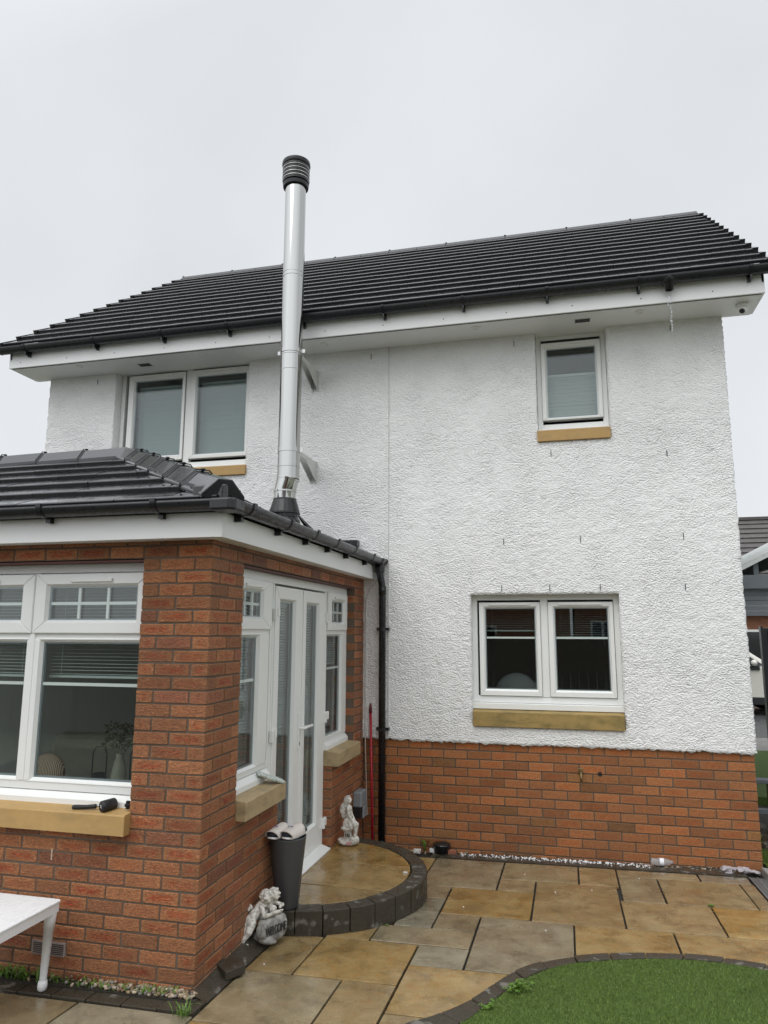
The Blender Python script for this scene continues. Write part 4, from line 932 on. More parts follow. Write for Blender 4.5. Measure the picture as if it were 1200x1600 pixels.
blind('venetian_blind', 'raised blind in the right pane of the ground floor window', tf_main, 1.40, 1.895, 1.84, 2.15, .20, .1, m_blind_dim)

# ================================================================== FLUE
fl = thing('flue_pipe', 'tall polished steel flue pipe with black louvred cowl rising past the eaves', 'flue')
PX, PY, PR = -1.014, -.72, .105
mb = MB()
zs = [3.30, 3.44, 3.60, 4.41, 4.565, 5.40, 6.40]
prof = [(PR, 3.32)]
for z in (3.44, 3.60, 4.41, 4.565, 5.39, 5.43): prof += [(PR, z-.008), (PR+.0035, z-.006), (PR+.0035, z+.006), (PR, z+.008)]
prof += [(PR, 6.40)]
mb.lathe(prof, (PX, PY, 0), 48); mb.build('pipe', m_steel, fl, smooth=True).modifiers.new('e', 'EDGE_SPLIT').split_angle = R_(40)
mb = MB(); mb.tube([(PX-.03, PY, 3.08), (PX-.03, PY, 3.215), (PX-.024, PY, 3.235), (PX-.006, PY, 3.31), (PX, PY, 3.335)], [PR-.003]*5, 40); mb.tube([(PX-.03, PY, 3.195), (PX-.03, PY, 3.207)], PR+.004, 40); mb.tube([(PX-.004, PY-.0, 3.318), (PX, PY, 3.334)], PR+.006, 40)
mb.build('elbow', m_steel, fl, smooth=True).modifiers.new('e', 'EDGE_SPLIT').split_angle = R_(40)
mb = MB(); prof = [(PR+.004, 6.365), (.128, 6.370), (.134, 6.405), (.12, 6.405)]
mb.lathe(prof, (PX, PY, 0), 40, caps=False); mb.lathe([(.10, 6.405), (.10, 6.605)], (PX, PY, 0), 40, caps=False)
for k in range(5): z = 6.417+k*.04; mb.lathe([(.108, z), (.135, z+.004), (.136, z+.024), (.108, z+.032)], (PX, PY, 0), 40, caps=False)
mb.lathe([(.0, 6.605), (.14, 6.607), (.146, 6.620), (.143, 6.650), (.12, 6.665), (0, 6.669)], (PX, PY, 0), 40, caps=False)
cw = mb.build('cowl', m_blackpl, fl, smooth=True); cw.modifiers.new('e', 'EDGE_SPLIT').split_angle = R_(35)
for k in range(4): mb = MB(); z = 6.447+k*.04; mb.lathe([(.126, z-.0), (.139, z), (.139, z+.007), (.126, z+.007)], (PX, PY, 0), 40, caps=False); mb.build('cowl_ring', m_steel, cw, smooth=True)
mb = MB(); mb.lathe([(PR+.0, 3.125), (PR+.006, 3.13), (.112, 3.115), (.148, 3.00), (.150, 2.985), (.13, 2.985), (.13, 2.95), (.15, 2.92), (.16, 2.80)], (PX-.03, PY, 0), 20, caps=False); mb.build('flashing_cone', m_blackpl, fl)
for z in (4.60, 3.60):
    mb = MB(); mb.lathe([(PR+.001, z-.02), (PR+.006, z-.02), (PR+.006, z+.02), (PR+.001, z+.02)], (PX, PY, 0), 40, caps=False)
    for s in (-1, 1): mb.box(PX+s*(PR+.02)-.018, PX+s*(PR+.02)+.018, PY-.005, PY+.005, z-.018, z+.018)
    bb = mb.build('pipe_band', m_steel, fl)
    mb = MB()
    for s in (-1, 1):
        x = PX+s*.03
        mb.box(x-.003, x+.003, PY+.06, YF-.006, z+.0, z+.05); mb.prism([(PY+.36, z+.004), (YF-.006, z+.004), (YF-.006, z-.16)], x-.0025, x+.0025, 'x')
        mb.box(x-.012, x+.012, YF-.012, YF-.004, z-.17, z+.06)
    mb.box(PX-.032, PX+.032, PY+.106, PY+.112, z, z+.05)
    mb.build('wall_bracket', mat('galvanised_%d' % int(z), (.60, .60, .58), .4, .15), fl)

# ================================================================== DOWNPIPE, CABLE, BOX, POLE, TAP, CAMERA
dp = thing('downpipe', 'black round downpipe in the corner between sunroom and white wall', 'downpipe')
mb = MB(); x, y = -.243, -.085
mb.tube([(GX, -.10, 2.56), (GX, -.10, 2.47), (x-.006, y-.005, 2.36), (x, y, 2.30), (x, y, -.06)], .034, 18); mb.build('pipe', m_blackpl, dp, smooth=True)
mb = MB(); mb.lathe([(.05, 0), (.05, .05), (.044, .07), (.044, .11)], (GX, -.10, 2.47), 18, caps=False); half_gutter(mb, (GX, -.19, GZ+.003), (GX, -.025, GZ+.003), .066, .006); gutter_cap(mb, (GX, -.028, GZ+.003), (0, 1, 0), .068); mb.build('outlet', m_blackpl, dp)
mb = MB(); mb.tube([(x, y, 2.25), (x, y, 2.33)], .039, 18); mb.build('socket', m_blackpl, dp, smooth=True)
for z in (1.914, .967):
    mb = MB(); mb.tube([(x, y, z-.016), (x, y, z+.016)], .0385, 18); mb.box(x-.062, x+.062, y+.012, y+.03, z-.013, z+.013); mb.box(x+.045, x+.062, y+.03, YF+.004, z-.012, z+.012); mb.box(x-.062, x-.045, y+.03, YF+.004, z-.012, z+.012); mb.build('pipe_clip', m_blackpl, dp)
mb = MB(); mb.tube([(x, y, -.04), (x, y-.005, -.08), (x, y-.04, -.115), (x, y-.09, -.125)], .040, 16); mb.build('shoe', m_blackpl, dp, smooth=True)

t = tag(MB().tube([(-.385, -.17, .195), (-.385, -.06, .18), (-.400, -.028, .185), (-.405, -.026, .25), (-.423, -.030, .83), (-.426, -.034, 1.5), (-.426, -.034, 2.12), (-.418, -.034, 2.22), (-.39, -.034, 2.31), (-.33, -.034, 2.37), (-.31, -.034, 2.403)], .0042, 8).build('power_cable', m_cable, smooth=True),
        'thin cream cable running down the corner to the grey box', 'cable')
bx = thing('electrical_box', 'grey weatherproof electrical box on the brick wall behind the fairy statue', 'electrical box')
mb = MB(); x0, x1, y0, y1 = XC, XC+.085, -.345, -.165
mb.box(x0, x1, y0, y1, .30, .435); mb.box(x0, x1, y0+.075, y1, .19, .30); mb.build('housing', m_greybox, bx, bevel=.012)
mb = MB(); mb.box(x0+.001, x1-.01, y0+.01, y0+.073, .205, .298); mb.build('socket', m_gasket, bx, bevel=.004)
pole = thing('broom_handle', 'thin red pole leaning in the corner next to the black downpipe', 'pole')
a, b = Vector((-.318, -.13, -.10)), Vector((-.372, -.036, 1.20))
MB().tube([a, a.lerp(b, .93)], .0125, 14).build('shaft', m_red, pole, smooth=True); MB().tube([a.lerp(b, .93), a.lerp(b, .965), b], [.0145, .0145, .008], 14).build('end_cap', mat('dark_red_cap', (.13, .012, .02), .4), pole, smooth=True)
MB().tube([a, a.lerp(b, .045)], .016, 12).build('ferrule', m_blackpl, pole, smooth=True)
tp = thing('garden_tap', 'small brass outdoor tap on the brick base under the window', 'tap')
mb = MB(); mb.lathe([(.022, 0), (.022, .006), (.011, .008), (.011, .05)], (0, 0, 0), 14)
for i, v in enumerate(mb.v): mb.v[i] = (1.588+v[0], -.002-v[2], .64+v[1])
mb.tube([(1.588, -.03, .64), (1.588, -.052, .635), (1.588, -.06, .60), (1.588, -.06, .575)], [.012, .012, .0115, .0125], 12); mb.build('body', m_brass, tp, smooth=True)
mb = MB(); mb.tube([(1.588, -.035, .645), (1.588, -.035, .675)], .007, 10); mb.box(1.565, 1.611, -.041, -.029, .672, .682); mb.build('handle', m_brass, tp, bevel=.003)
tag(MB().lathe([(0, 0), (.019, 0), (.02, .001)], (0, 0, 0), 14, caps=False).build('wall_hole', m_gasket), 'round dark hole in the brick base beside the tap', 'hole')
ho = D.objects['wall_hole']; ho.location = (1.752, -.0025, .635); ho.rotation_euler = (R_(90), 0, 0)
sc_ = thing('security_camera', 'small white dome security camera under the right end of the eaves', 'camera')
cx, cyy = 3.178, -.24
mb = MB(); mb.lathe([(.055, SZ+.001), (.056, SZ-.03), (.048, SZ-.04), (.03, SZ-.042)], (cx, cyy, 0), 24); mb.build('mount', m_upvc, sc_, smooth=True)
mb = MB(); mb.ellip((cx-.005, cyy-.012, SZ-.062), (.044, .044, .040), None, 20, 14); mb.build('ball', m_upvc, sc_, smooth=True)
mb = MB(); mb.ellip((cx-.012, cyy-.036, SZ-.075), (.026, .022, .026), None, 16, 10); mb.build('lens', m_gasket, sc_, smooth=True)

# ================================================================== DOOR STEP
st = thing('door_step', 'half-round stone door step with dark block edging below the double doors', 'step')
CX, CY, RO, RI, ZS = XC+.022, -1.48, .865, .748, .124
def arc(r, a): return (CX+r*math.cos(a), CY+r*math.sin(a))
nb_ = 15
for k in range(nb_):
    a0, a1 = -math.pi/2+math.pi*k/nb_+.003, -math.pi/2+math.pi*(k+1)/nb_-.003
    A = np.linspace(a0, a1, 5); poly = [arc(RO, a) for a in A]+[arc(RI, a) for a in A[::-1]]
    poly = [(max(p[0], XC+.002), p[1]) for p in poly]; j = random.uniform(-.003, .003); o = random.uniform(-.004, .004)
    poly = [(p[0]+o*math.cos((a0+a1)/2), p[1]+o*math.sin((a0+a1)/2)) for p in poly]
    poly = [(max(p[0], XC+.0015), p[1]) for p in poly]
    mb = MB(); mb.prism(poly, min(gz(*p) for p in poly)-.02, ZS+j, 'z'); mb.build('edging_block', m_kerb, st, bevel=.006)
mb = MB()
for i, (ya, yb) in enumerate(((-2.3, -1.828), (-1.818, -1.300), (-1.290, -.66))):
    pts = []
    rr = RI-.008
    ylo, yhi = max(ya, CY-rr), min(yb, CY+rr)
    for y in np.linspace(ylo, yhi, 24): pts.append((CX+math.sqrt(max(0, rr*rr-(y-CY)**2)), y))
    poly = [(XC+.003, ylo)]+pts+[(XC+.003, yhi)]
    mb.prism(poly, .06, ZS-.004+random.uniform(-.001, .001), 'z', col=((.25, .12, .0)[i], .62+.08*i, random.random()))
mb.build('tread', m_slab, st, bevel=.003, col=True)
mb = MB(); mb.prism([(XC+.003, CY-RI+.01)]+[arc(RI-.002, a) for a in np.linspace(-math.pi/2, math.pi/2, 30)], -.15, .075, 'z'); mb.build('core', m_joint, st)

# ================================================================== STATUES
def capsule(mb, a, b, ra, rb, n=6):
    a, b = Vector(a), Vector(b); L_ = max((b-a).length, 1e-4); k = max(2, int(L_/(min(ra, rb)*.5)))
    for i in range(k+1): t = i/k; mb.ellip(tuple(a.lerp(b, t)), (ra+(rb-ra)*t,)*3, None, 12, 8)
S_ = .00040
fairy = thing('fairy_statue', 'small pale stone fairy with wings seated on a toadstool, on the step', 'statue')
FB = Vector((-.335, -.845, ZS-.002))
def fp(u, v, y=0): return (FB.x+(u-500)*S_, FB.y+y-(u-500)*S_*.25, FB.z+(1290-v)*S_)
mb = MB()
mb.ellip(fp(480, 1240), (.088, .07, .026)); mb.ellip(fp(620, 1190), (.045, .05, .035)); mb.ellip(fp(360, 1200, -.02), (.04, .045, .02))
capsule(mb, fp(480, 1230), fp(480, 1000), .040, .034)
mb.ellip(fp(465, 965), (.062, .058, .022)); mb.ellip(fp(465, 1000), (.05, .05, .012))
capsule(mb, fp(470, 870), fp(570, 840), .042, .034); capsule(mb, fp(500, 930, -.02), fp(560, 900, -.02), .03, .03)
for y in (-.016, .014):
    capsule(mb, fp(560, 840, y), fp(670, 880, y), .026, .019); capsule(mb, fp(670, 880, y), fp(645, 1100, y*1.2), .017, .012); capsule(mb, fp(645, 1115, y), fp(700, 1150, y), .012, .010)
capsule(mb, fp(480, 820), fp(480, 640), .030, .024); capsule(mb, fp(490, 640), fp(495, 560), .027, .026)
capsule(mb, fp(485, 545), fp(465, 470), .013, .013)
mb.ellip(fp(462, 400), (.031, .029, .036)); mb.ellip(fp(500, 410), (.020, .021, .027)); mb.ellip(fp(540, 420), (.006, .005, .006)); mb.ellip(fp(430, 430), (.025, .031, .04)); mb.ellip(fp(425, 500), (.017, .024, .034)); mb.ellip(fp(490, 330), (.012, .014, .010))
for k in range(7): mb.ellip(fp(415+k*14, 345+abs(k-3)*9, random.uniform(-.02, .02)), (.010, .010, .009))
for y in (-.029, .027):
    capsule(mb, fp(490, 555, y), fp(530, 700, y*1.25), .013, .011); capsule(mb, fp(530, 700, y*1.25), fp(640, 840, y*.7), .011, .008); mb.ellip(fp(650, 850, y*.6), (.012, .007, .007))
for k in range(8): a_ = k/7; capsule(mb, fp(420+a_*120, 780, -.032+.01*abs(a_-.5)), fp(400+a_*180, 930, -.036), .006, .010)
mb.build('figure', m_stat, fairy, remesh=.0026).modifiers['s'].iterations = 1
for s in (-1, 1):
    mb = MB(); mb.ellip(fp(372, 560, .022*s-.005), (.030, .005, .048), (R_(18), 'Y')); mb.ellip(fp(372, 690, .018*s-.005), (.022, .005, .036), (R_(-12), 'Y')); mb.ellip(fp(420, 620, .012*s), (.02, .008, .014)); mb.build('wing', m_stat, fairy, remesh=.003)
mb = MB(); 
for u in (455, 492, 530): mb.add([fp(u-8, 1110, -.047), fp(u+8, 1110, -.047), fp(u+8, 1050, -.044), fp(u-8, 1050, -.044), fp(u-8, 1110, -.03), fp(u+8, 1110, -.03), fp(u+8, 1050, -.03), fp(u-8, 1050, -.03)], [(0, 1, 2, 3), (4, 5, 6, 7), (0, 1, 5, 4), (2, 3, 7, 6), (1, 2, 6, 5), (0, 3, 7, 4)])
mb.add([fp(484, 1088, -.047), fp(502, 1088, -.047), fp(502, 1074, -.047), fp(484, 1074, -.047)], [(0, 1, 2, 3)])
mb.build('stem_mark', m_letter, fairy)
mb = MB(); mb.ellip(fp(530, 1235, -.058), (.022, .012, .016)); mb.ellip(fp(560, 1225, -.054), (.014, .012, .018)); mb.build('rose', mat('faded_pink', (.45, .25, .24), .7), fairy, remesh=.0035)

ch = thing('cherub_statue', 'two small pale cherubs leaning over a grey stone carved with WELCOME', 'statue')
CB = Vector((-.365, -2.545, .022)); av = Vector((.42, .907, 0)).normalized(); nv = Vector((.907, -.42, 0))
def cp(a, n, z): return tuple(CB+av*a+nv*n+Vector((0, 0, z)))
mb = MB()
for i in range(-3, 4):
    for j in range(0, 4):
        a = i*.027+.045; z = .04+j*.026; r = .036
        if abs(i) == 3 and j in (0, 3): r = .028
        mb.ellip(cp(a+random.uniform(-.004, .004), .022, z+random.uniform(-.004, .004)-.015), (r, r, r), None, 10, 7)
mb.ellip(cp(.0, -.02, .02), (.06, .05, .025)); mb.ellip(cp(.09, .0, .02), (.045, .04, .022)); mb.ellip(cp(-.01, .045, .012), (.06, .03, .018))
stn = mb.build('stone', m_stat2, ch, remesh=.004)
mb = MB()
def cherub(a, lean, s, legs):
    capsule(mb, cp(a-.045, -.045, .122), cp(a+lean-.002, -.034, .192), .034*s, .029*s)
    hc = Vector(cp(a+lean+.016, -.012, .243)); mb.ellip(tuple(hc), (.037*s, .037*s, .040*s)); f = (nv*.75+av*.55-Vector((0, 0, .35))).normalized(); sd_ = f.cross(Vector((0, 0, 1))).normalized(); uu = sd_.cross(f)
    for t_ in (-1, 1): mb.ellip(tuple(hc+f*.027*s+sd_*.013*s*t_-uu*.010*s), (.014*s,)*3)
    mb.ellip(tuple(hc+f*.041*s-uu*.004*s), (.0065*s,)*3); mb.ellip(tuple(hc+f*.030*s-uu*.025*s), (.011*s,)*3); mb.ellip(tuple(hc+f*.024*s+uu*.012*s), (.020*s, .020*s, .012*s))
    for k in range(46):
        d_ = Vector((random.gauss(0, 1), random.gauss(0, 1), random.gauss(.5, 1))).normalized()
        if d_.dot(f) > .35: continue
        mb.ellip(tuple(hc+d_*.037*s), (.0085*s, .0085*s, .0075*s), None, 8, 6)
    capsule(mb, cp(a+lean-.022, -.012, .190), cp(a+lean-.030, .030, .152), .0165*s, .0145*s); capsule(mb, cp(a+lean-.030, .030, .152), cp(a+lean+.020, .040, .150), .0145*s, .011*s)
    for k in range(4): capsule(mb, cp(a+lean+.020, .036+.004*k, .150+.003*k), cp(a+lean+.037, .040+.003*k, .143+.005*k), .0048, .004)
    capsule(mb, cp(a+lean+.024, -.01, .190), cp(a+lean+.062, .018, .172), .015*s, .013*s); capsule(mb, cp(a+lean+.062, .018, .172), cp(a+lean+.026, .034, .172), .0125*s, .010*s)
    if legs:
        for n in (-.062, -.026):
            capsule(mb, cp(a-.050, n, .112), cp(a-.082, n+.012, .074), .030*s, .022*s); capsule(mb, cp(a-.082, n+.012, .074), cp(a-.112, n-.004, .028), .0205*s, .0125*s); capsule(mb, cp(a-.114, n-.006, .012), cp(a-.096, n+.022, .008), .0115, .009)
cherub(-.03, .035, 1.0, True); cherub(.065, .005, .92, False)
mb.build('figures', m_stat, ch, remesh=.0026).modifiers['s'].iterations = 1
mb = MB(); mb.ellip(cp(-.06, -.072, .195), (.025, .009, .016), (R_(25), 'Y')); mb.ellip(cp(-.075, -.066, .18), (.014, .008, .012)); mb.build('wing', m_stat, ch, remesh=.0035)
cu = D.curves.new('welcome', 'FONT'); cu.body = 'WELCOME'; cu.size = .047; cu.extrude = .006; cu.align_x = 'CENTER'; cu.space_character = .98
tmp = D.objects.new('tmp', cu); me = D.meshes.new_from_object(tmp); D.objects.remove(tmp)
lt = D.objects.new('lettering', me); COL.objects.link(lt); lt.parent = ch; me.materials.append(m_letter)
lt.matrix_world = Matrix.Translation(Vector(cp(.046, .0565, .043))) @ Matrix((av, Vector((0, 0, 1)), nv)).transposed().to_4x4() @ Matrix.Scale(.74, 4, (1, 0, 0)) @ Matrix.Scale(1.5, 4, (0, 1, 0))

# ================================================================== PLANTER, SANDALS
pl = thing('planter', 'tall tapered dark grey planter standing on the edge of the step', 'planter')
PC = (-.332, -2.262)
mb = MB(); mb.lathe([(.0, ZS), (.073, ZS), (.077, ZS+.006), (.119, .548), (.1215, .556), (.116, .558), (.111, .552), (.098, .40), (0, .40)], (PC[0], PC[1], 0), 40); mb.build('pot', m_greypl, pl, smooth=True)
def sandal(x, y, rz, label):
    t = thing('sandal', label, 'sandal', 'pair of sandals on the planter')
    M_ = Matrix.Translation((x, y, .560)) @ Matrix.Rotation(rz, 4, 'Z')
    def P(v): return tuple(M_ @ Vector(v))
    out = []
    for k in range(28):
        a = 2*math.pi*k/28; w = .047 if math.sin(a) < 0 else .041
        out.append((w*math.copysign(abs(math.cos(a))**.75, math.cos(a))*(1-.10*math.sin(a)**2), .128*math.sin(a)))
    def layer(z0, z1, s, m, nm):
        q = MB(); n = len(out)
        vs = [P((a*s, b*s, z0+.012*max(0, (-b-.07)/.06)**2)) for a, b in out]+[P((a*s, b*s, z1+.012*max(0, (-b-.07)/.06)**2)) for a, b in out]
        q.add(vs, [tuple(range(n))[::-1], tuple(range(n, 2*n))]+[(i, (i+1) % n, n+(i+1) % n, n+i) for i in range(n)]); return q.build(nm, m, t, bevel=.003)
    layer(0, .012, 1.0, m_whitepl, 'sole'); layer(.012, .026, .985, m_navy, 'footbed')
    q = MB(); nu, nv_ = 9, 17; vs = []
    for th in (0, .005):
        for i in range(nu):
            v_ = -.098+i*.0175; hh = (.050+.018*i/(nu-1))
            for j in range(nv_):
                a = math.pi*j/(nv_-1); vs.append(P((math.cos(a)*(.0475+th), v_+.018*math.sin(a)*(-1 if i == 0 else .6), .012+math.sin(a)**.8*(hh+th-.012))))
    m1 = nu*nv_; fs = []
    for b_ in (0, m1):
        for i in range(nu-1):
            for j in range(nv_-1): f = (b_+i*nv_+j, b_+i*nv_+j+1, b_+(i+1)*nv_+j+1, b_+(i+1)*nv_+j); fs.append(f if b_ else f[::-1])
    for i in (0, nu-1):
        for j in range(nv_-1): fs.append((i*nv_+j, i*nv_+j+1, m1+i*nv_+j+1, m1+i*nv_+j))
    q.add(vs, fs); so_ = q.build('strap', m_fabric, t, smooth=True)
    q = MB(); q.ellip(P((0, -.088, .028)), (.038, .030, .022), None, 18, 10); q.build('toe_cap', m_navy, t, smooth=True)
    q = MB()
    for dx, dy in ((-.012, .0), (.0, .004), (.010, .0)): q.tube([P((dx-.007, -.052+dy, .0695)), P((dx+.004, -.046+dy, .0705)), P((dx+.008, -.05+dy, .0702))], .0022, 6)
    q.build('stitching', m_purple, t)
    return t
sandal(-.382, -2.29, R_(-8), 'navy and cream slide sandal on the planter, the one nearer the brick wall')
sandal(-.281, -2.27, R_(-14), 'navy and cream slide sandal on the planter, the one nearer the patio')

# ================================================================== TABLE
tb = thing('plastic_table', 'low white plastic garden table with tapered legs in front of the sunroom', 'table')
tx0, tx1, ty0, ty1 = -1.72, -1.188, -3.90, -3.372
def rrect(x0, x1, y0, y1, r, n=6):
    o = []
    for cx_, cy__, a0 in ((x1-r, y1-r, 0), (x0+r, y1-r, 90), (x0+r, y0+r, 180), (x1-r, y0+r, 270)):
        for k in range(n+1): a = R_(a0+90*k/n); o.append((cx_+r*math.cos(a), cy__+r*math.sin(a)))
    return o
mb = MB(); mb.prism(rrect(tx0, tx1, ty0, ty1, .02), .447, .462, 'z'); mb.build('top', m_whitepl, tb, bevel=.005)
mb = MB(); o = rrect(tx0+.004, tx1-.004, ty0+.004, ty1-.004, .018); i_ = rrect(tx0+.012, tx1-.012, ty0+.012, ty1-.012, .012); n = len(o)
mb.add([(*p, .447) for p in o]+[(*p, .405) for p in o]+[(*p, .405) for p in i_]+[(*p, .447) for p in i_], [(a*n+i, a*n+(i+1) % n, ((a+1) % 4)*n+(i+1) % n, ((a+1) % 4)*n+i) for a in range(3) for i in range(n)]); mb.build('apron', m_whitepl, tb)
for sx, sy in ((tx1, ty1), (tx1, ty0), (tx0, ty1), (tx0, ty0)):
    dx, dy = (-1 if sx == tx1 else 1), (-1 if sy == ty1 else 1); p0 = Vector((sx+dx*.036, sy+dy*.036, .446)); fx, fy = sx+dx*.062, sy+dy*.030; zf = gz(fx, fy)+.014
    q = Vector((fx, fy, zf)); l_ = MB()
    l_.tube([p0, p0.lerp(q, .27), p0.lerp(q, .272), p0.lerp(q, .86), p0.lerp(q, .865), p0.lerp(q, .88), p0.lerp(q, .885), p0.lerp(q, .94), p0.lerp(q, .985), q], [.033, .029, .026, .0185, .0185, .0165, .022, .0255, .022, .014], 18); l_.build('leg', m_whitepl, tb, smooth=True)

# ================================================================== SMALL THINGS
ml = thing('rubber_mallet', 'black rubber mallet lying on the sandstone sill of the sunroom window', 'mallet')
MB().tube([(-1.045, -3.287, .922), (-1.042, -3.281, .922), (-1.02, -3.205, .924), (-1.017, -3.199, .924)], [.026, .031, .031, .026], 20).build('head', m_rubber, ml, smooth=True)
MB().tube([(-1.05, -3.245, .920), (-1.12, -3.252, .912)], .006, 10).build('shaft', m_steelrod, ml, smooth=True)
MB().tube([(-1.10, -3.25, .914), (-1.105, -3.251, .914), (-1.16, -3.256, .908), (-1.235, -3.262, .904), (-1.245, -3.263, .904)], [.008, .0125, .0115, .0135, .010], 14).build('grip', m_rubber, ml, smooth=True)
MB().tube([(-1.05, -3.2885, .93), (-1.043, -3.2888, .926), (-1.049, -3.2888, .92), (-1.041, -3.289, .915)], .0016, 6).build('logo_mark', m_whitepl, ml)
gv = thing('work_glove', 'pale mottled glove lying slanted on the weathered sill left of the double doors', 'glove')
mb = MB(); g0, g1 = Vector((-.505, -2.36, .955)), Vector((-.395, -2.235, .890)); dv = (g1-g0).normalized(); qv = Vector((-.55, .83, .1)).normalized()
for i in range(9):
    t_ = i/8
    for j in (-1, 0, 1): mb.ellip(tuple(g0.lerp(g1, t_*.8)+qv*j*.018), (.022, .022, .011), None, 10, 7)
for j in (-1.1, 0, 1.0): capsule(mb, g0.lerp(g1, .75)+qv*j*.02, g1+qv*j*.021+dv*(.01 if j == 0 else 0), .0135, .011)
capsule(mb, g0.lerp(g1, .3)-qv*.03, g0.lerp(g1, .6)-qv*.042, .012, .010)
mb.build('body', mat('mottled_glove', rough=.8, build=lambda nt, b: L(nt, mixc(nt, ramp(nt, noise(nt, coords(nt), 70, 4), .45, .6), (.55, .58, .54), (.30, .36, .32)), b.inputs['Base Color'])), gv, remesh=.0035)
mb = MB(); c_ = [(-.483, -2.965), (-.365, -3.062), (-.300, -2.95), (-.345, -2.885), (-.425, -2.865)]; mb.prism(c_, .012, .060, 'z'); tag(mb.build('loose_block', m_kerb, bevel=.006), 'loose dark paving block lying by the corner of the brick sunroom', 'block')

def leafplant(name, label, c, n, hmin, hmax, spread, wd, cat='plant', m=m_weed, curl=.5, group=None, kind=None):
    mb = MB(); c = Vector(c)
    for k in range(n):
        a = random.uniform(0, 2*math.pi); h = random.uniform(hmin, hmax); d = Vector((math.cos(a), math.sin(a), 0)); b0 = c+Vector((random.gauss(0, spread), random.gauss(0, spread*.7), 0))
        s = Vector((-d.y, d.x, 0)); out_ = h*curl*random.uniform(.4, 1.3); P = [b0, b0+d*out_*.35+Vector((0, 0, h*.6)), b0+d*out_*.8+Vector((0, 0, h*.95)), b0+d*out_*1.25+Vector((0, 0, h*.85))]; W = [wd*.5, wd, wd*.8, wd*.06]; vs = []
        for p, w_ in zip(P, W): vs += [tuple(p-s*w_), tuple(p+s*w_)]
        mb.add(vs, [(0, 1, 3, 2), (2, 3, 5, 4), (4, 5, 7, 6)])
    return tag(mb.build(name, m, smooth=True), label, cat, group, kind)
def weedbed():
    mb = MB()
    for k in range(420):
        x = random.choice([random.gauss(-1.55, .13), random.gauss(-1.05, .17), random.uniform(-1.7, -.48), random.gauss(-.62, .08)]); y = random.uniform(-3.325, -3.26)
        if not -2.0 < x < -.46: continue
        b0 = Vector((x, y, gz(x, y)+.012)); a = random.uniform(0, 2*math.pi); h = random.uniform(.012, .045) if x > -1.35 else random.uniform(.02, .07); d = Vector((math.cos(a), math.sin(a), 0)); s = Vector((-d.y, d.x, 0)); wd = random.uniform(.002, .007)
        P = [b0, b0+d*h*.3+Vector((0, 0, h*.6)), b0+d*h*.8+Vector((0, 0, h*.8))]; vs = []
        for p, w_ in zip(P, (wd*.4, wd, wd*.1)): vs += [tuple(p-s*w_), tuple(p+s*w_)]
        mb.add(vs, [(0, 1, 3, 2), (2, 3, 5, 4)])
    return mb.build('weeds', m_weed)
tag(weedbed(), 'low green weeds among the pebbles along the sunroom wall', 'weeds', kind='stuff')
leafplant('grass_tuft', 'tuft of grass between the slabs and the block edging in front of the sunroom', (-.40, -3.445, gz(-.4, -3.45)), 38, .02, .06, .02, .0022, 'grass tuft', curl=1.2)
def clover(name, label, c, n, sp, h0, h1):
    mb = MB()
    for k in range(n):
        a = random.uniform(0, 6.28); r = abs(random.gauss(0, sp)); h = random.uniform(h0, h1); p = Vector((c[0]+r*math.cos(a), c[1]+r*math.sin(a)*.8, c[2]+h))
        mb.tube([(c[0]+r*.3*math.cos(a), c[1]+r*.3*math.sin(a), c[2]), tuple(p)], .0012, 5)
        for q in range(3):
            b = a+q*2.09+random.uniform(-.3, .3); d = Vector((math.cos(b), math.sin(b), random.uniform(-.25, .2))); s = Vector((-d.y, d.x, 0)); L_ = random.uniform(.011, .018)
            mb.add([tuple(p), tuple(p+d*L_*.6-s*L_*.5), tuple(p+d*L_), tuple(p+d*L_*.6+s*L_*.5)], [(0, 1, 2, 3)])
    return tag(mb.build(name, m_weed), label, 'weed')
clover('clover_weed', 'bright green clover growing where the lawn kerb curves', (1.185, -2.79, gz(1.18, -2.79)+.005), 46, .036, .012, .05)
clover('clover_weed', 'smaller flat clover patch on the lawn kerb nearer the camera', (1.06, -3.02, gz(1.06, -3.02)+.008), 16, .026, .006, .018)
leafplant('seedling', 'small green seedling growing at the foot of the brick base near the downpipe', (.15, -.03, -.118), 7, .07, .13, .014, .010, 'seedling', curl=.7)
clover('moss_tuft', 'tiny green weed in the slab joint in front of the step', (.24, -2.0, gz(.24, -2.0)+.002), 9, .02, .004, .01)
clover('moss_tuft', 'tiny green weed in the slab joint near the yellow slab on the right', (2.43, -1.08, gz(2.43, -1.08)+.002), 8, .016, .004, .01)
# debris along the wall
mb = MB()
for k in range(400):
    x = .50+abs(random.betavariate(1.2, 1.1))*1.62; y = random.gauss(-.095, .026) if random.random() < .8 else random.uniform(-.17, -.03)
    y = min(y, -.008); r = random.choice((.0028, .0036, .005, .007)); mb.ellip((x, y, gz(x, y)+.003+r*.5), (r*random.uniform(.8, 1.5), r, r*.8), (random.uniform(0, 3), 'Z'), 6, 4)
tag(mb.build('polystyrene_crumbs', m_bead), 'white polystyrene crumbs scattered along the foot of the brick base', 'crumbs', kind='stuff')
mb = MB()
for k in range(90):
    x = random.uniform(-.2, .55) if k < 45 else random.uniform(2.1, 2.95); y = random.uniform(-.13, -.015); r = random.uniform(.004, .012); mb.ellip((x, y, gz(x, y)+.004), (r*1.4, r, r*.6), (random.uniform(0, 3), random.choice('XYZ')), 6, 4, random.randrange(4))
tag(mb.build('debris', m_gravel), 'small stones and leaf litter along the foot of the brick base', 'litter', kind='stuff')
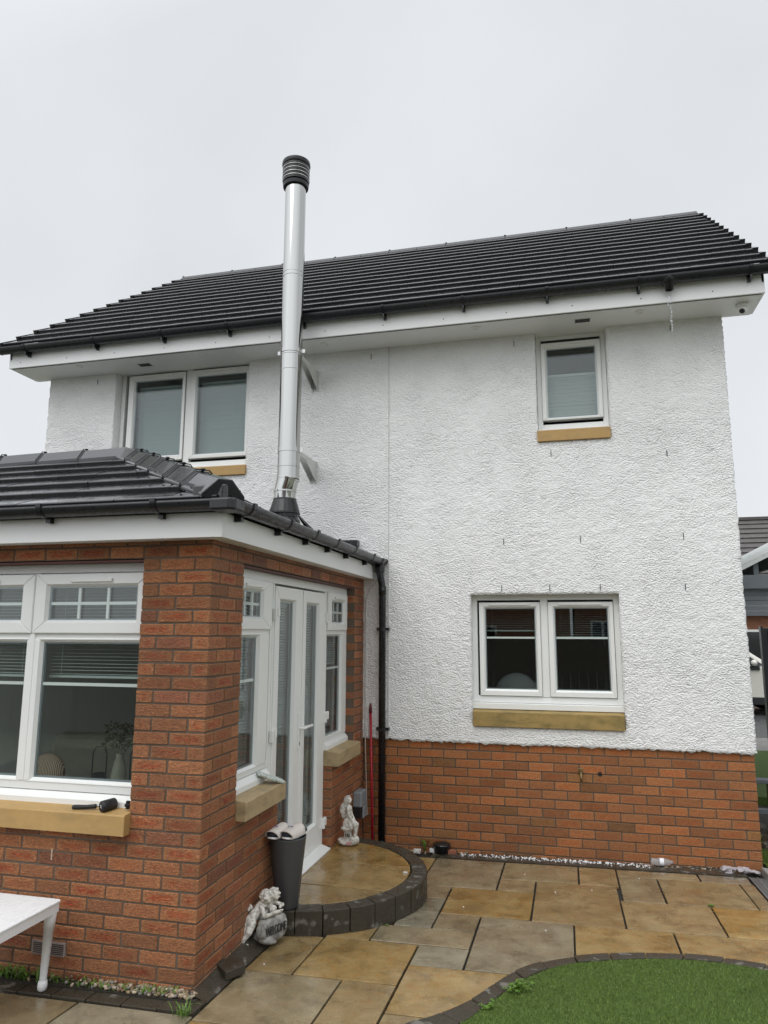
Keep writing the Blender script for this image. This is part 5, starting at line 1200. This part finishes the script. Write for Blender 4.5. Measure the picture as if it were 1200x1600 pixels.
for k, (x, y) in enumerate(((.2, -1.5), (1.1, -.6), (1.62, -.9), (1.35, -1.02), (2.0, -.5), (-.26, -2.78), (.72, -1.52), (1.3, -1.85))):
    mb = MB(); mb.ellip((x, y, gz(x, y)+.004), (.006, .004, .003), (k, 'Z'), 8, 6); tag(mb.build('white_crumb', m_bead), 'single white polystyrene crumb lying on the patio slabs', 'crumb', 'loose crumbs on the patio')
tag(MB().box(.262, .294, -1.43, -1.422, ZS-.002, ZS+.006).build('paper_scrap', m_whitepl), 'thin white scrap lying on the step edging', 'scrap')
dr = thing('drain_pot', 'black plastic drain fitting at the foot of the brick base', 'drain fitting'); mb = MB(); mb.lathe([(.066, -.13), (.078, -.045), (.082, -.04), (.082, -.03), (.05, -.025), (0, -.028)], (.325, -.075, 0), 24); mb.build('body', m_blackpl, dr, smooth=True)
for (c, s, m, nm, lb) in (((.42, -.085, -.095), .042, m_terra, 'brick_shard', 'broken orange brick shard beside the black drain fitting'), ((.10, -.11, -.10), .035, m_stat, 'stone_chip', 'pale flat stone chip near the downpipe foot'), ((.235, -.09, -.085), .022, m_whitepl, 'white_scrap', 'small white plastic scrap beside the drain fitting'), ((-.17, -.17, -.10), .03, m_pinkpl, 'plastic_scrap', 'crumpled pink plastic scrap by the downpipe foot')):
    mb = MB(); mb.box(c[0]-s, c[0]+s, c[1]-s*.5, c[1]+s*.5, c[2]-.02, c[2]+s*.55, jit=s*.22); tag(mb.build(nm, m, bevel=.004), lb, 'debris')
bt = thing('plastic_bottle', 'crushed clear plastic bottle lying against the brick base', 'bottle')
m_pet = mat('clear_plastic', (.75, .77, .78), .12, Transmission_Weight=.75, IOR=1.2)
prof = [(0, -.085), (.024, -.083), (.030, -.07), (.028, -.04), (.031, -.02), (.028, 0), (.031, .02), (.028, .05), (.014, .085), (.012, .10), (0, .101)]
mb = MB(); mb.lathe([(r, z) for r, z in prof], (0, 0, 0), 20); mb.v = [(2.22+v[2], -.06+v[0]*.9+v[2]*.15, gz(2.2, -.06)+.034+v[1]) for v in mb.v]; mb.build('body', m_pet, bt, smooth=True)
mb = MB(); mb.lathe([(.0315, -.012), (.0315, .022)], (0, 0, 0), 20, caps=False); mb.v = [(2.22+v[2], -.06+v[0]*.92+v[2]*.15, gz(2.2, -.06)+.034+v[1]) for v in mb.v]; mb.build('label', m_whitepl, bt, smooth=True)
mb = MB()
for k in range(46):
    t_ = random.random(); x = 2.70+t_*.27; y = -.10-.03*math.sin(t_*6)-.05*t_+random.gauss(0, .018); h = .035*math.sin(min(1, t_*1.1+.12)*math.pi)+.012; mb.ellip((x, y, gz(x, y)+random.uniform(.008, h)), (random.uniform(.018, .04), random.uniform(.008, .02), random.uniform(.007, .013)), (random.uniform(0, 3), random.choice('XYZ')), 8, 6)
tag(mb.build('wet_rag', m_rag, remesh=.005), 'crumpled greyish wet rag beside the drain at the right corner', 'rag')
# water dripping from the gutter outlet
mb = MB(); z = 4.86
while z > 4.52:
    mb.ellip((2.522+random.gauss(0, .006), GY2+random.gauss(0, .006), z), (.006, .006, random.uniform(.008, .018)), None, 8, 6); z -= random.uniform(.016, .036)
tag(mb.build('water_drips', mat('water', (.9, .95, 1), .03, Transmission_Weight=.9, IOR=1.33), smooth=True), 'string of water drops falling from the black gutter outlet', 'water', kind='stuff')

# ================================================================== INSIDE THE ROOMS
sf = thing('armchair', 'beige upholstered armchair seen through the sunroom front window', 'armchair')
mb = MB(); mb.box(-2.15, -1.15, -2.45, -1.65, .12, .52); mb.build('base', m_sofa, sf, bevel=.04)
mb = MB(); mb.prism([(-2.35, .52), (-2.30, 1.12), (-2.20, 1.16), (-2.12, 1.12), (-2.05, .52)], -2.18, -1.2, 'x'); mb.build('backrest', m_sofa, sf, bevel=.05)
for x in (-2.2, -1.25): mb = MB(); mb.box(x, x+.16, -2.45, -1.65, .5, .78); mb.build('arm', m_sofa, sf, bevel=.05)
mb = MB(); mb.ellip((-1.93, -2.62, .95), (.13, .05, .12), None, 20, 14); tag(mb.build('cushion', m_stripe, smooth=True), 'brown striped cushion propped inside the sunroom window', 'cushion')
sd = thing('side_table', 'narrow white table under the sunroom window inside', 'table'); mb = MB(); mb.box(-2.6, -.8, -2.98, -2.68, .90, .93); mb.build('table_top', m_whitepl, sd)
for x in (-2.55, -.9): mb = MB(); mb.box(x, x+.05, -2.95, -2.72, .1, .90); mb.build('leg', m_whitepl, sd)
for x, lb in ((-1.40, 'black wire lantern inside the sunroom window, left of the beige vase'), (-1.13, 'black wire lantern inside the sunroom window, next to the brick pier')):
    l_ = thing('lantern', lb, 'lantern', 'lanterns inside the sunroom window'); mb = MB(); mb.lathe([(.045, .93), (.045, .945), (.04, .945), (.04, 1.0), (.036, 1.0), (.036, .95)], (x, -2.82, 0), 16, caps=False); mb.build('cup', m_gasket, l_)
    mb = MB(); mb.tube([(x-.05, -2.82, .94), (x-.05, -2.82, 1.12), (x-.03, -2.82, 1.16), (x+.03, -2.82, 1.16), (x+.05, -2.82, 1.12), (x+.05, -2.82, .94)], .004, 6); mb.build('wire_frame', m_gasket, l_)
vs_ = thing('vase', 'beige vase of dried flowers inside the sunroom window', 'vase'); mb = MB(); mb.lathe([(.03, .93), (.05, .98), (.035, 1.06), (.02, 1.10), (.025, 1.12)], (-1.27, -2.8, 0), 20); mb.build('body', m_sofa, vs_, smooth=True)
mb = MB()
for k in range(160):
    a = random.uniform(0, 6.28); r = random.uniform(.02, .13); z = 1.15+random.uniform(0, .16); p = Vector((-1.27+r*math.cos(a), -2.8+r*math.sin(a)*.7, z)); d = Vector((random.gauss(0, 1), random.gauss(0, 1), random.gauss(0, 1))).normalized()*.018; s = d.orthogonal().normalized()*.008
    mb.add([tuple(p-d), tuple(p+s), tuple(p+d), tuple(p-s)], [(0, 1, 2, 3)])
mb.build('flowers', m_leafdk, vs_)
mb = MB(); mb.ellip((-1.1, -2.75, 1.02), (.055, .05, .1), None, 18, 12); tag(mb.build('white_jar', m_whitepl, smooth=True), 'rounded white jar inside the sunroom window beside the brick pier', 'jar')
cb = thing('tub_chair', 'pale rounded chair back inside the ground floor window', 'chair'); mb = MB(); mb.ellip((1.0, .62, 1.22), (.24, .1, .26), None, 24, 16); mb.build('backrest', m_greypl if False else mat('pale_upholstery', (.26, .26, .26), .8), cb, smooth=True); mb = MB(); mb.box(.78, 1.22, .55, 1.05, .45, 1.0); mb.build('seat', m_sofa, cb, bevel=.05)

# ================================================================== BEYOND THE RIGHT CORNER
def brickwall_mat(name, a, b_):
    def f(nt, b):
        t = N(nt, 'ShaderNodeTexCoord'); sp = N(nt, 'ShaderNodeSeparateXYZ'); L(nt, t.outputs['Object'], sp.inputs[0]); cb_ = N(nt, 'ShaderNodeCombineXYZ'); L(nt, math_(nt, 'ADD', sp.outputs[0], sp.outputs[1]), cb_.inputs[0]); L(nt, sp.outputs[2], cb_.inputs[1])
        br = N(nt, 'ShaderNodeTexBrick', inp={'Scale': 1.0, 'Mortar Size': .006, 'Brick Width': .225, 'Row Height': .075, 'Bias': 0}); L(nt, cb_.outputs[0], br.inputs[0]); br.inputs['Color1'].default_value = (*a, 1); br.inputs['Color2'].default_value = (*b_, 1); br.inputs['Mortar'].default_value = (.13, .10, .08, 1); L(nt, br.outputs[0], b.inputs['Base Color'])
    return mat(name, rough=.75, build=f)
m_nb = brickwall_mat('neighbour_brick', (.30, .12, .055), (.22, .075, .035))
def far_house(name, label, x0, x1, y0, y1, ze, zr, wins, front):
    t = thing(name, label, 'house'); sg = -1 if front == y0 else 1
    mb = MB(); mb.box(x0, x1, y0, y1, -.3, ze); mb.prism([(y0, ze), (y1, ze), ((y0+y1)/2, zr)], x0, x0+.2, 'x'); mb.prism([(y0, ze), (y1, ze), ((y0+y1)/2, zr)], x1-.2, x1, 'x'); mb.build('wall', m_nb, t)
    rt = MB(); ym = (y0+y1)/2; o = .35; sl_ = (zr-ze)/(ym-y0); h = math.hypot(ym-y0+o, (zr-ze)+o*sl_)
    slope_tiles(rt, (0, y0-o, ze-o*sl_), (1, 0, 0), (0, ym-y0+o, zr-ze+o*sl_), h, .30, lambda s: (x0-.2, x1+.2), .9, .035); slope_tiles(rt, (0, y1+o, ze-o*sl_), (1, 0, 0), (0, ym-y1-o, zr-ze+o*sl_), h, .30, lambda s: (x0-.2, x1+.2), .9, .035)
    ro = rt.build('roof', m_nbtile, t, col=True); rg = MB(); rg.box(x0-.2, x1+.2, ym-.12, ym+.12, zr-.02, zr+.09); rg.build('ridge', m_nbtile, ro)
    for (u0, u1, z0, z1) in wins:
        f_ = MB(); yf = front+sg*.02; yb = front-sg*.05
        a, b = min(yf, yb), max(yf, yb)
        f_.box(u0, u0+.07, a, b, z0, z1); f_.box(u1-.07, u1, a, b, z0, z1); f_.box(u0+.07, u1-.07, a, b, z0, z0+.07); f_.box(u0+.07, u1-.07, a, b, z1-.07, z1); f_.box((u0+u1)/2-.04, (u0+u1)/2+.04, a, b, z0+.07, z1-.07)
        wo = f_.build('window', m_upvc, t); pn = MB(); pn.box(u0+.06, u1-.06, min(front+sg*.008, front), max(front+sg*.008, front), z0+.06, z1-.06); pn.build('pane', m_carglass, wo)
    return t
far_house('brick_house', 'neighbouring brick house with brown tiled roof beyond the right corner', 5.6, 14.5, 18.0, 25.5, 2.75, 6.05, [(7.0, 8.1, .75, 2.0), (9.6, 11.2, .75, 2.0), (12.4, 13.6, .75, 2.0)], 18.0)
structure(MB().box(4.2, 40, 8.0, 17.6, -.2, -.052).build('road', m_asphalt), 'wet grey road beyond the garden gate', 'road')
structure(MB().box(3.06, 9, 6.3, 7.99, -.2, -.02).build('pavement', m_concrete), 'pale concrete pavement beyond the gate', 'pavement')
structure(MB().box(3.08, 9, 2.6, 6.28, -.2, .0).build('side_lawn', m_lawnbase), 'strip of green turf beside the house', 'lawn')
tag(blades(26000, 3.1, 5.6, 2.6, 6.2, None, .02, .04, .004, 'side_lawn_grass', .11), 'green turf blades beside the right corner of the house', 'grass', kind='stuff')
car = thing('parked_car', 'white car parked on the road, half hidden behind the house corner', 'car')
CXO, CYO, CZO = 7.42, 12.2, -.05
def cw_(v): return (CXO-v[0]*1.18, CYO+v[1]*1.12, CZO+v[2]*1.18)
prof = [(.0, .35), (.02, .62), (.12, .80), (.95, .98), (1.62, 1.46), (2.2, 1.52), (3.0, 1.47), (3.75, 1.05), (4.2, .98), (4.28, .7), (4.25, .35)]
mb = MB(); rows = []
for y, ins in ((0, .10), (.06, .0), (.85, 0), (1.64, 0), (1.70, .10)):
    rows.append([(x+(ins*.4 if x < 2 else -ins*.4), y+(.16*max(0, (z-.95)/.55) if y < .85 else (-.16*max(0, (z-.95)/.55) if y > .85 else 0)), z-(ins*.1)) for x, z in prof])
n = len(prof); vs = [cw_(p) for r in rows for p in r]; mb.add(vs, [(i*n+j, i*n+(j+1) % n, (i+1)*n+(j+1) % n, (i+1)*n+j) for i in range(4) for j in range(n)]+[tuple(range(n)), tuple(range(4*n, 5*n))[::-1]]); mb.build('body', m_carpaint, car, bevel=.03)
for (u0, u1, u2, u3, nm) in ((1.12, 1.72, 2.2, 2.2, 'f'), (2.26, 2.26, 2.92, 3.35, 'r')):
    mb = MB(); mb.add([cw_((u0, -.012, 1.0)), cw_((u3, -.012, 1.0)), cw_((u2, .135, 1.43)), cw_((u1, .135, 1.43))]+[cw_((u0, .01, 1.0)), cw_((u3, .01, 1.0)), cw_((u2, .16, 1.43)), cw_((u1, .16, 1.43))], [(0, 1, 2, 3), (4, 5, 6, 7), (0, 1, 5, 4), (1, 2, 6, 5), (2, 3, 7, 6), (3, 0, 4, 7)]); mb.build('side_window', m_carglass, car)
mb = MB(); mb.add([cw_((.96, .16, .985)), cw_((.96, 1.54, .985)), cw_((1.60, 1.44, 1.455)), cw_((1.60, .26, 1.455))]+[cw_((.99, .16, .985)), cw_((.99, 1.54, .985)), cw_((1.63, 1.44, 1.455)), cw_((1.63, .26, 1.455))], [(0, 1, 2, 3), (4, 5, 6, 7), (0, 1, 5, 4), (1, 2, 6, 5), (2, 3, 7, 6), (3, 0, 4, 7)]); mb.build('windscreen', m_carglass, car)
mb = MB(); mb.ellip(cw_((1.32, -.13, 1.05)), (.07, .11, .075), None, 14, 10); mo = mb.build('wing_mirror', m_carpaint, car, smooth=True)
mb = MB(); mb.box(*[q for p in zip(cw_((1.2, -.03, .90)), cw_((3.3, .01, .985))) for q in sorted(p)]); mb.build('trim', m_gasket, car)
mb = MB(); mb.box(*[q for p in zip(cw_((.3, -.008, .22)), cw_((4.0, .02, .36))) for q in sorted(p)]); mb.build('lower_sill', m_gasket, car)
for x in (.82, 3.45):
    for y in (-.02, 1.55):
        mb = MB(); mb.lathe([(.2, 0), (.31, 0), (.325, .03), (.325, .15), (.31, .18), (.2, .18)], (0, 0, 0), 24, caps=False); mb.v = [cw_((x+v[0], y+v[2], .325+v[1])) for v in mb.v]; wh = mb.build('wheel', m_rubber, car, smooth=True)
        mb = MB(); mb.lathe([(0, .02), (.2, .015), (.2, .15), (0, .15)], (0, 0, 0), 20, caps=False); mb.v = [cw_((x+v[0], y+v[2], .325+v[1])) for v in mb.v]; mb.build('rim', m_steel_dk, wh)
for y in (.25, 1.45): mb = MB(); mb.ellip(cw_((.06, y, .68)), (.09, .16, .07), None, 14, 8); mb.build('headlight', m_glass, car, smooth=True)
mb = MB(); mb.box(4.66, 6.5, 6.10, 6.16, .03, 1.97)
for k in range(9): mb.box(4.73+k*.2, 4.75+k*.2, 6.085, 6.10, .06, 1.94)
gt = thing('garden_gate', 'tall black boarded gate leaf at the right edge beyond the house', 'gate'); mb.build('leaf', m_gate, gt, bevel=.005); mb = MB(); mb.box(4.625, 4.658, 6.07, 6.19, 0, 2.0); mb.build('gate_frame', m_gate, gt)
# canopy against the gable wall
cn = thing('lean_to_canopy', 'grey timber lean-to canopy with corrugated clear roof beside the house', 'canopy')
x0c, z0c, slp = 3.125, 2.50, .52
mb = MB(); nx_ = 2; vs = []; fs = []; ny_ = 120
for j in range(ny_):
    y = .60+j*.033; h = .018*math.sin(j*1.2)
    for i in range(2): x = x0c+i*1.5; vs.append((x, y, z0c+i*1.5*slp+h)); 
    for i in range(2): x = x0c+i*1.5; vs.append((x, y, z0c+i*1.5*slp+h-.006))
for j in range(ny_-1): a = j*4; b = a+4; fs += [(a, a+1, b+1, b), (a+2, b+2, b+3, a+3), (a, b, b+2, a+2), (a+1, a+3, b+3, b+1)]
fs += [(0, 2, 3, 1), ((ny_-1)*4, (ny_-1)*4+1, (ny_-1)*4+3, (ny_-1)*4+2)]
mb.add(vs, fs); mb.build('roof_sheet', m_poly, cn, smooth=True)
for k in range(9):
    x = 3.15+k*.155; zt = z0c+(x-x0c)*slp-.032; mb = MB(); mb.box(x, x+.045, .66, 4.5, zt-.13, zt); mb.build('rafter', m_graypaint, cn)
mb = MB(); mb.add([(x0c, .59, z0c-.045), (x0c+1.5, .59, z0c-.045+1.5*slp), (x0c+1.5, .59, z0c-.006+1.5*slp), (x0c, .59, z0c-.006), (x0c, .62, z0c-.045), (x0c+1.5, .62, z0c-.045+1.5*slp), (x0c+1.5, .62, z0c-.006+1.5*slp), (x0c, .62, z0c-.006)], [(0, 1, 2, 3), (7, 6, 5, 4), (0, 4, 5, 1), (1, 5, 6, 2), (2, 6, 7, 3), (3, 7, 4, 0)]); mb.build('edge_trim', m_poly, cn)
mb = MB(); mb.box(3.07, x0c-.002, .62, 4.5, z0c-.30, z0c-.02); mb.build('wall_plate', m_graypaint, cn)
for k in range(5): mb = MB(); mb.box(3.16, 4.6, .63+k*.004, .655+k*.004, 2.05+k*.05, 2.094+k*.05); mb.build('louvre_board', m_graypaint, cn)
for y in (.58, 1.7, 2.8, 3.9): mb = MB(); mb.box(3.13, 4.6, y, y+.05, 2.31, 2.44); mb.build('tie_beam', m_graypaint, cn)
for y in (.7, 4.3): mb = MB(); mb.box(4.5, 4.6, y, y+.1, -.1, z0c+1.3*slp-.1); mb.build('post', m_graypaint, cn)
fc = thing('low_fence', 'low weathered grey rail fence at the right edge beside the house corner', 'fence')
mb = MB(); mb.box(3.20, 4.8, 1.6, 1.72, .33, .37); mb.build('rail', m_graypaint, fc, bevel=.004)
mb = MB(); mb.box(3.20, 4.8, 1.63, 1.69, .02, .07); mb.build('rail', m_graypaint, fc, bevel=.004)
for k in range(7): mb = MB(); mb.box(3.30+k*.2, 3.345+k*.2, 1.63, 1.69, -.08, .33); mb.build('post', mat('green_stained_post', rough=.7, build=speckle((.10, .14, .06), .3, 20, .1)) if 'green_stained_post' not in D.materials else D.materials['green_stained_post'], fc)
for k in range(14):
    x, y = random.uniform(3.12, 3.75), random.uniform(.4, 1.5); r = random.uniform(.05, .10); mb = MB(); mb.ellip((x, y, gz(x, 1)+r*.4), (r*1.2, r, r*.8), (random.uniform(0, 3), random.choice('XYZ')), 8, 6)
    mb.v = [tuple(c+random.gauss(0, r*.07) for c in v) for v in mb.v]; tag(mb.build('garden_rock', m_kerb, bevel=.006), 'dark wet rock in the rubble beside the right house corner', 'rock', 'rubble beside the house corner')
structure(MB().box(3.045, 4.9, -.1, 2.58, -.2, -.088).build('side_bed', m_soil), 'dark soil beside the right house corner', 'soil')
tag(blades(9000, 3.06, 3.3, -.05, 1.2, None, .01, .03, .003, 'edge_grass', .03), 'sliver of green grass at the foot of the right house corner', 'grass', kind='stuff')
tag(MB().box(2.99, 3.10, -.32, -.12, gz(3, -.2)-.02, gz(3, -.2)+.05, jit=.012).build('corner_stone', m_concrete, bevel=.008), 'pale stone block beside the drain at the right house corner', 'stone')

# ================================================================== BEHIND THE CAMERA (seen in the window reflections)
fn = thing('timber_fence', 'grey-brown close-boarded fence behind the camera, seen only in reflections', 'fence')
mb = MB()
for k in range(110): x = -11+k*.2; mb.box(x, x+.185, -10.52, -10.5+.006*(k % 2), -.1, 1.78)
mb.build('boards', m_fence, fn)
for k in range(12): mb = MB(); mb.box(-11+k*2, -10.9+k*2, -10.50+.008, -10.40, -.1, 1.85); mb.build('post', m_fence, fn)
far_house('brick_house', 'brick house across the back fence, mirrored in the windows', -9, 1.75, -33, -25, 5.0, 7.8, [(-7, -5.6, .8, 2.2), (-3, -1.4, .8, 2.2), (-7, -5.6, 3.3, 4.5), (-3, -1.4, 3.3, 4.5)], -25)
far_house('brick_house', 'second brick house across the back fence, mirrored in the windows', 1.95, 13, -33, -25, 5.0, 7.8, [(2.6, 3.6, 1.3, 2.4), (6, 7.4, .8, 2.2), (10, 11.6, .8, 2.2), (6, 7.4, 3.3, 4.5), (10, 11.6, 3.3, 4.5)], -25)
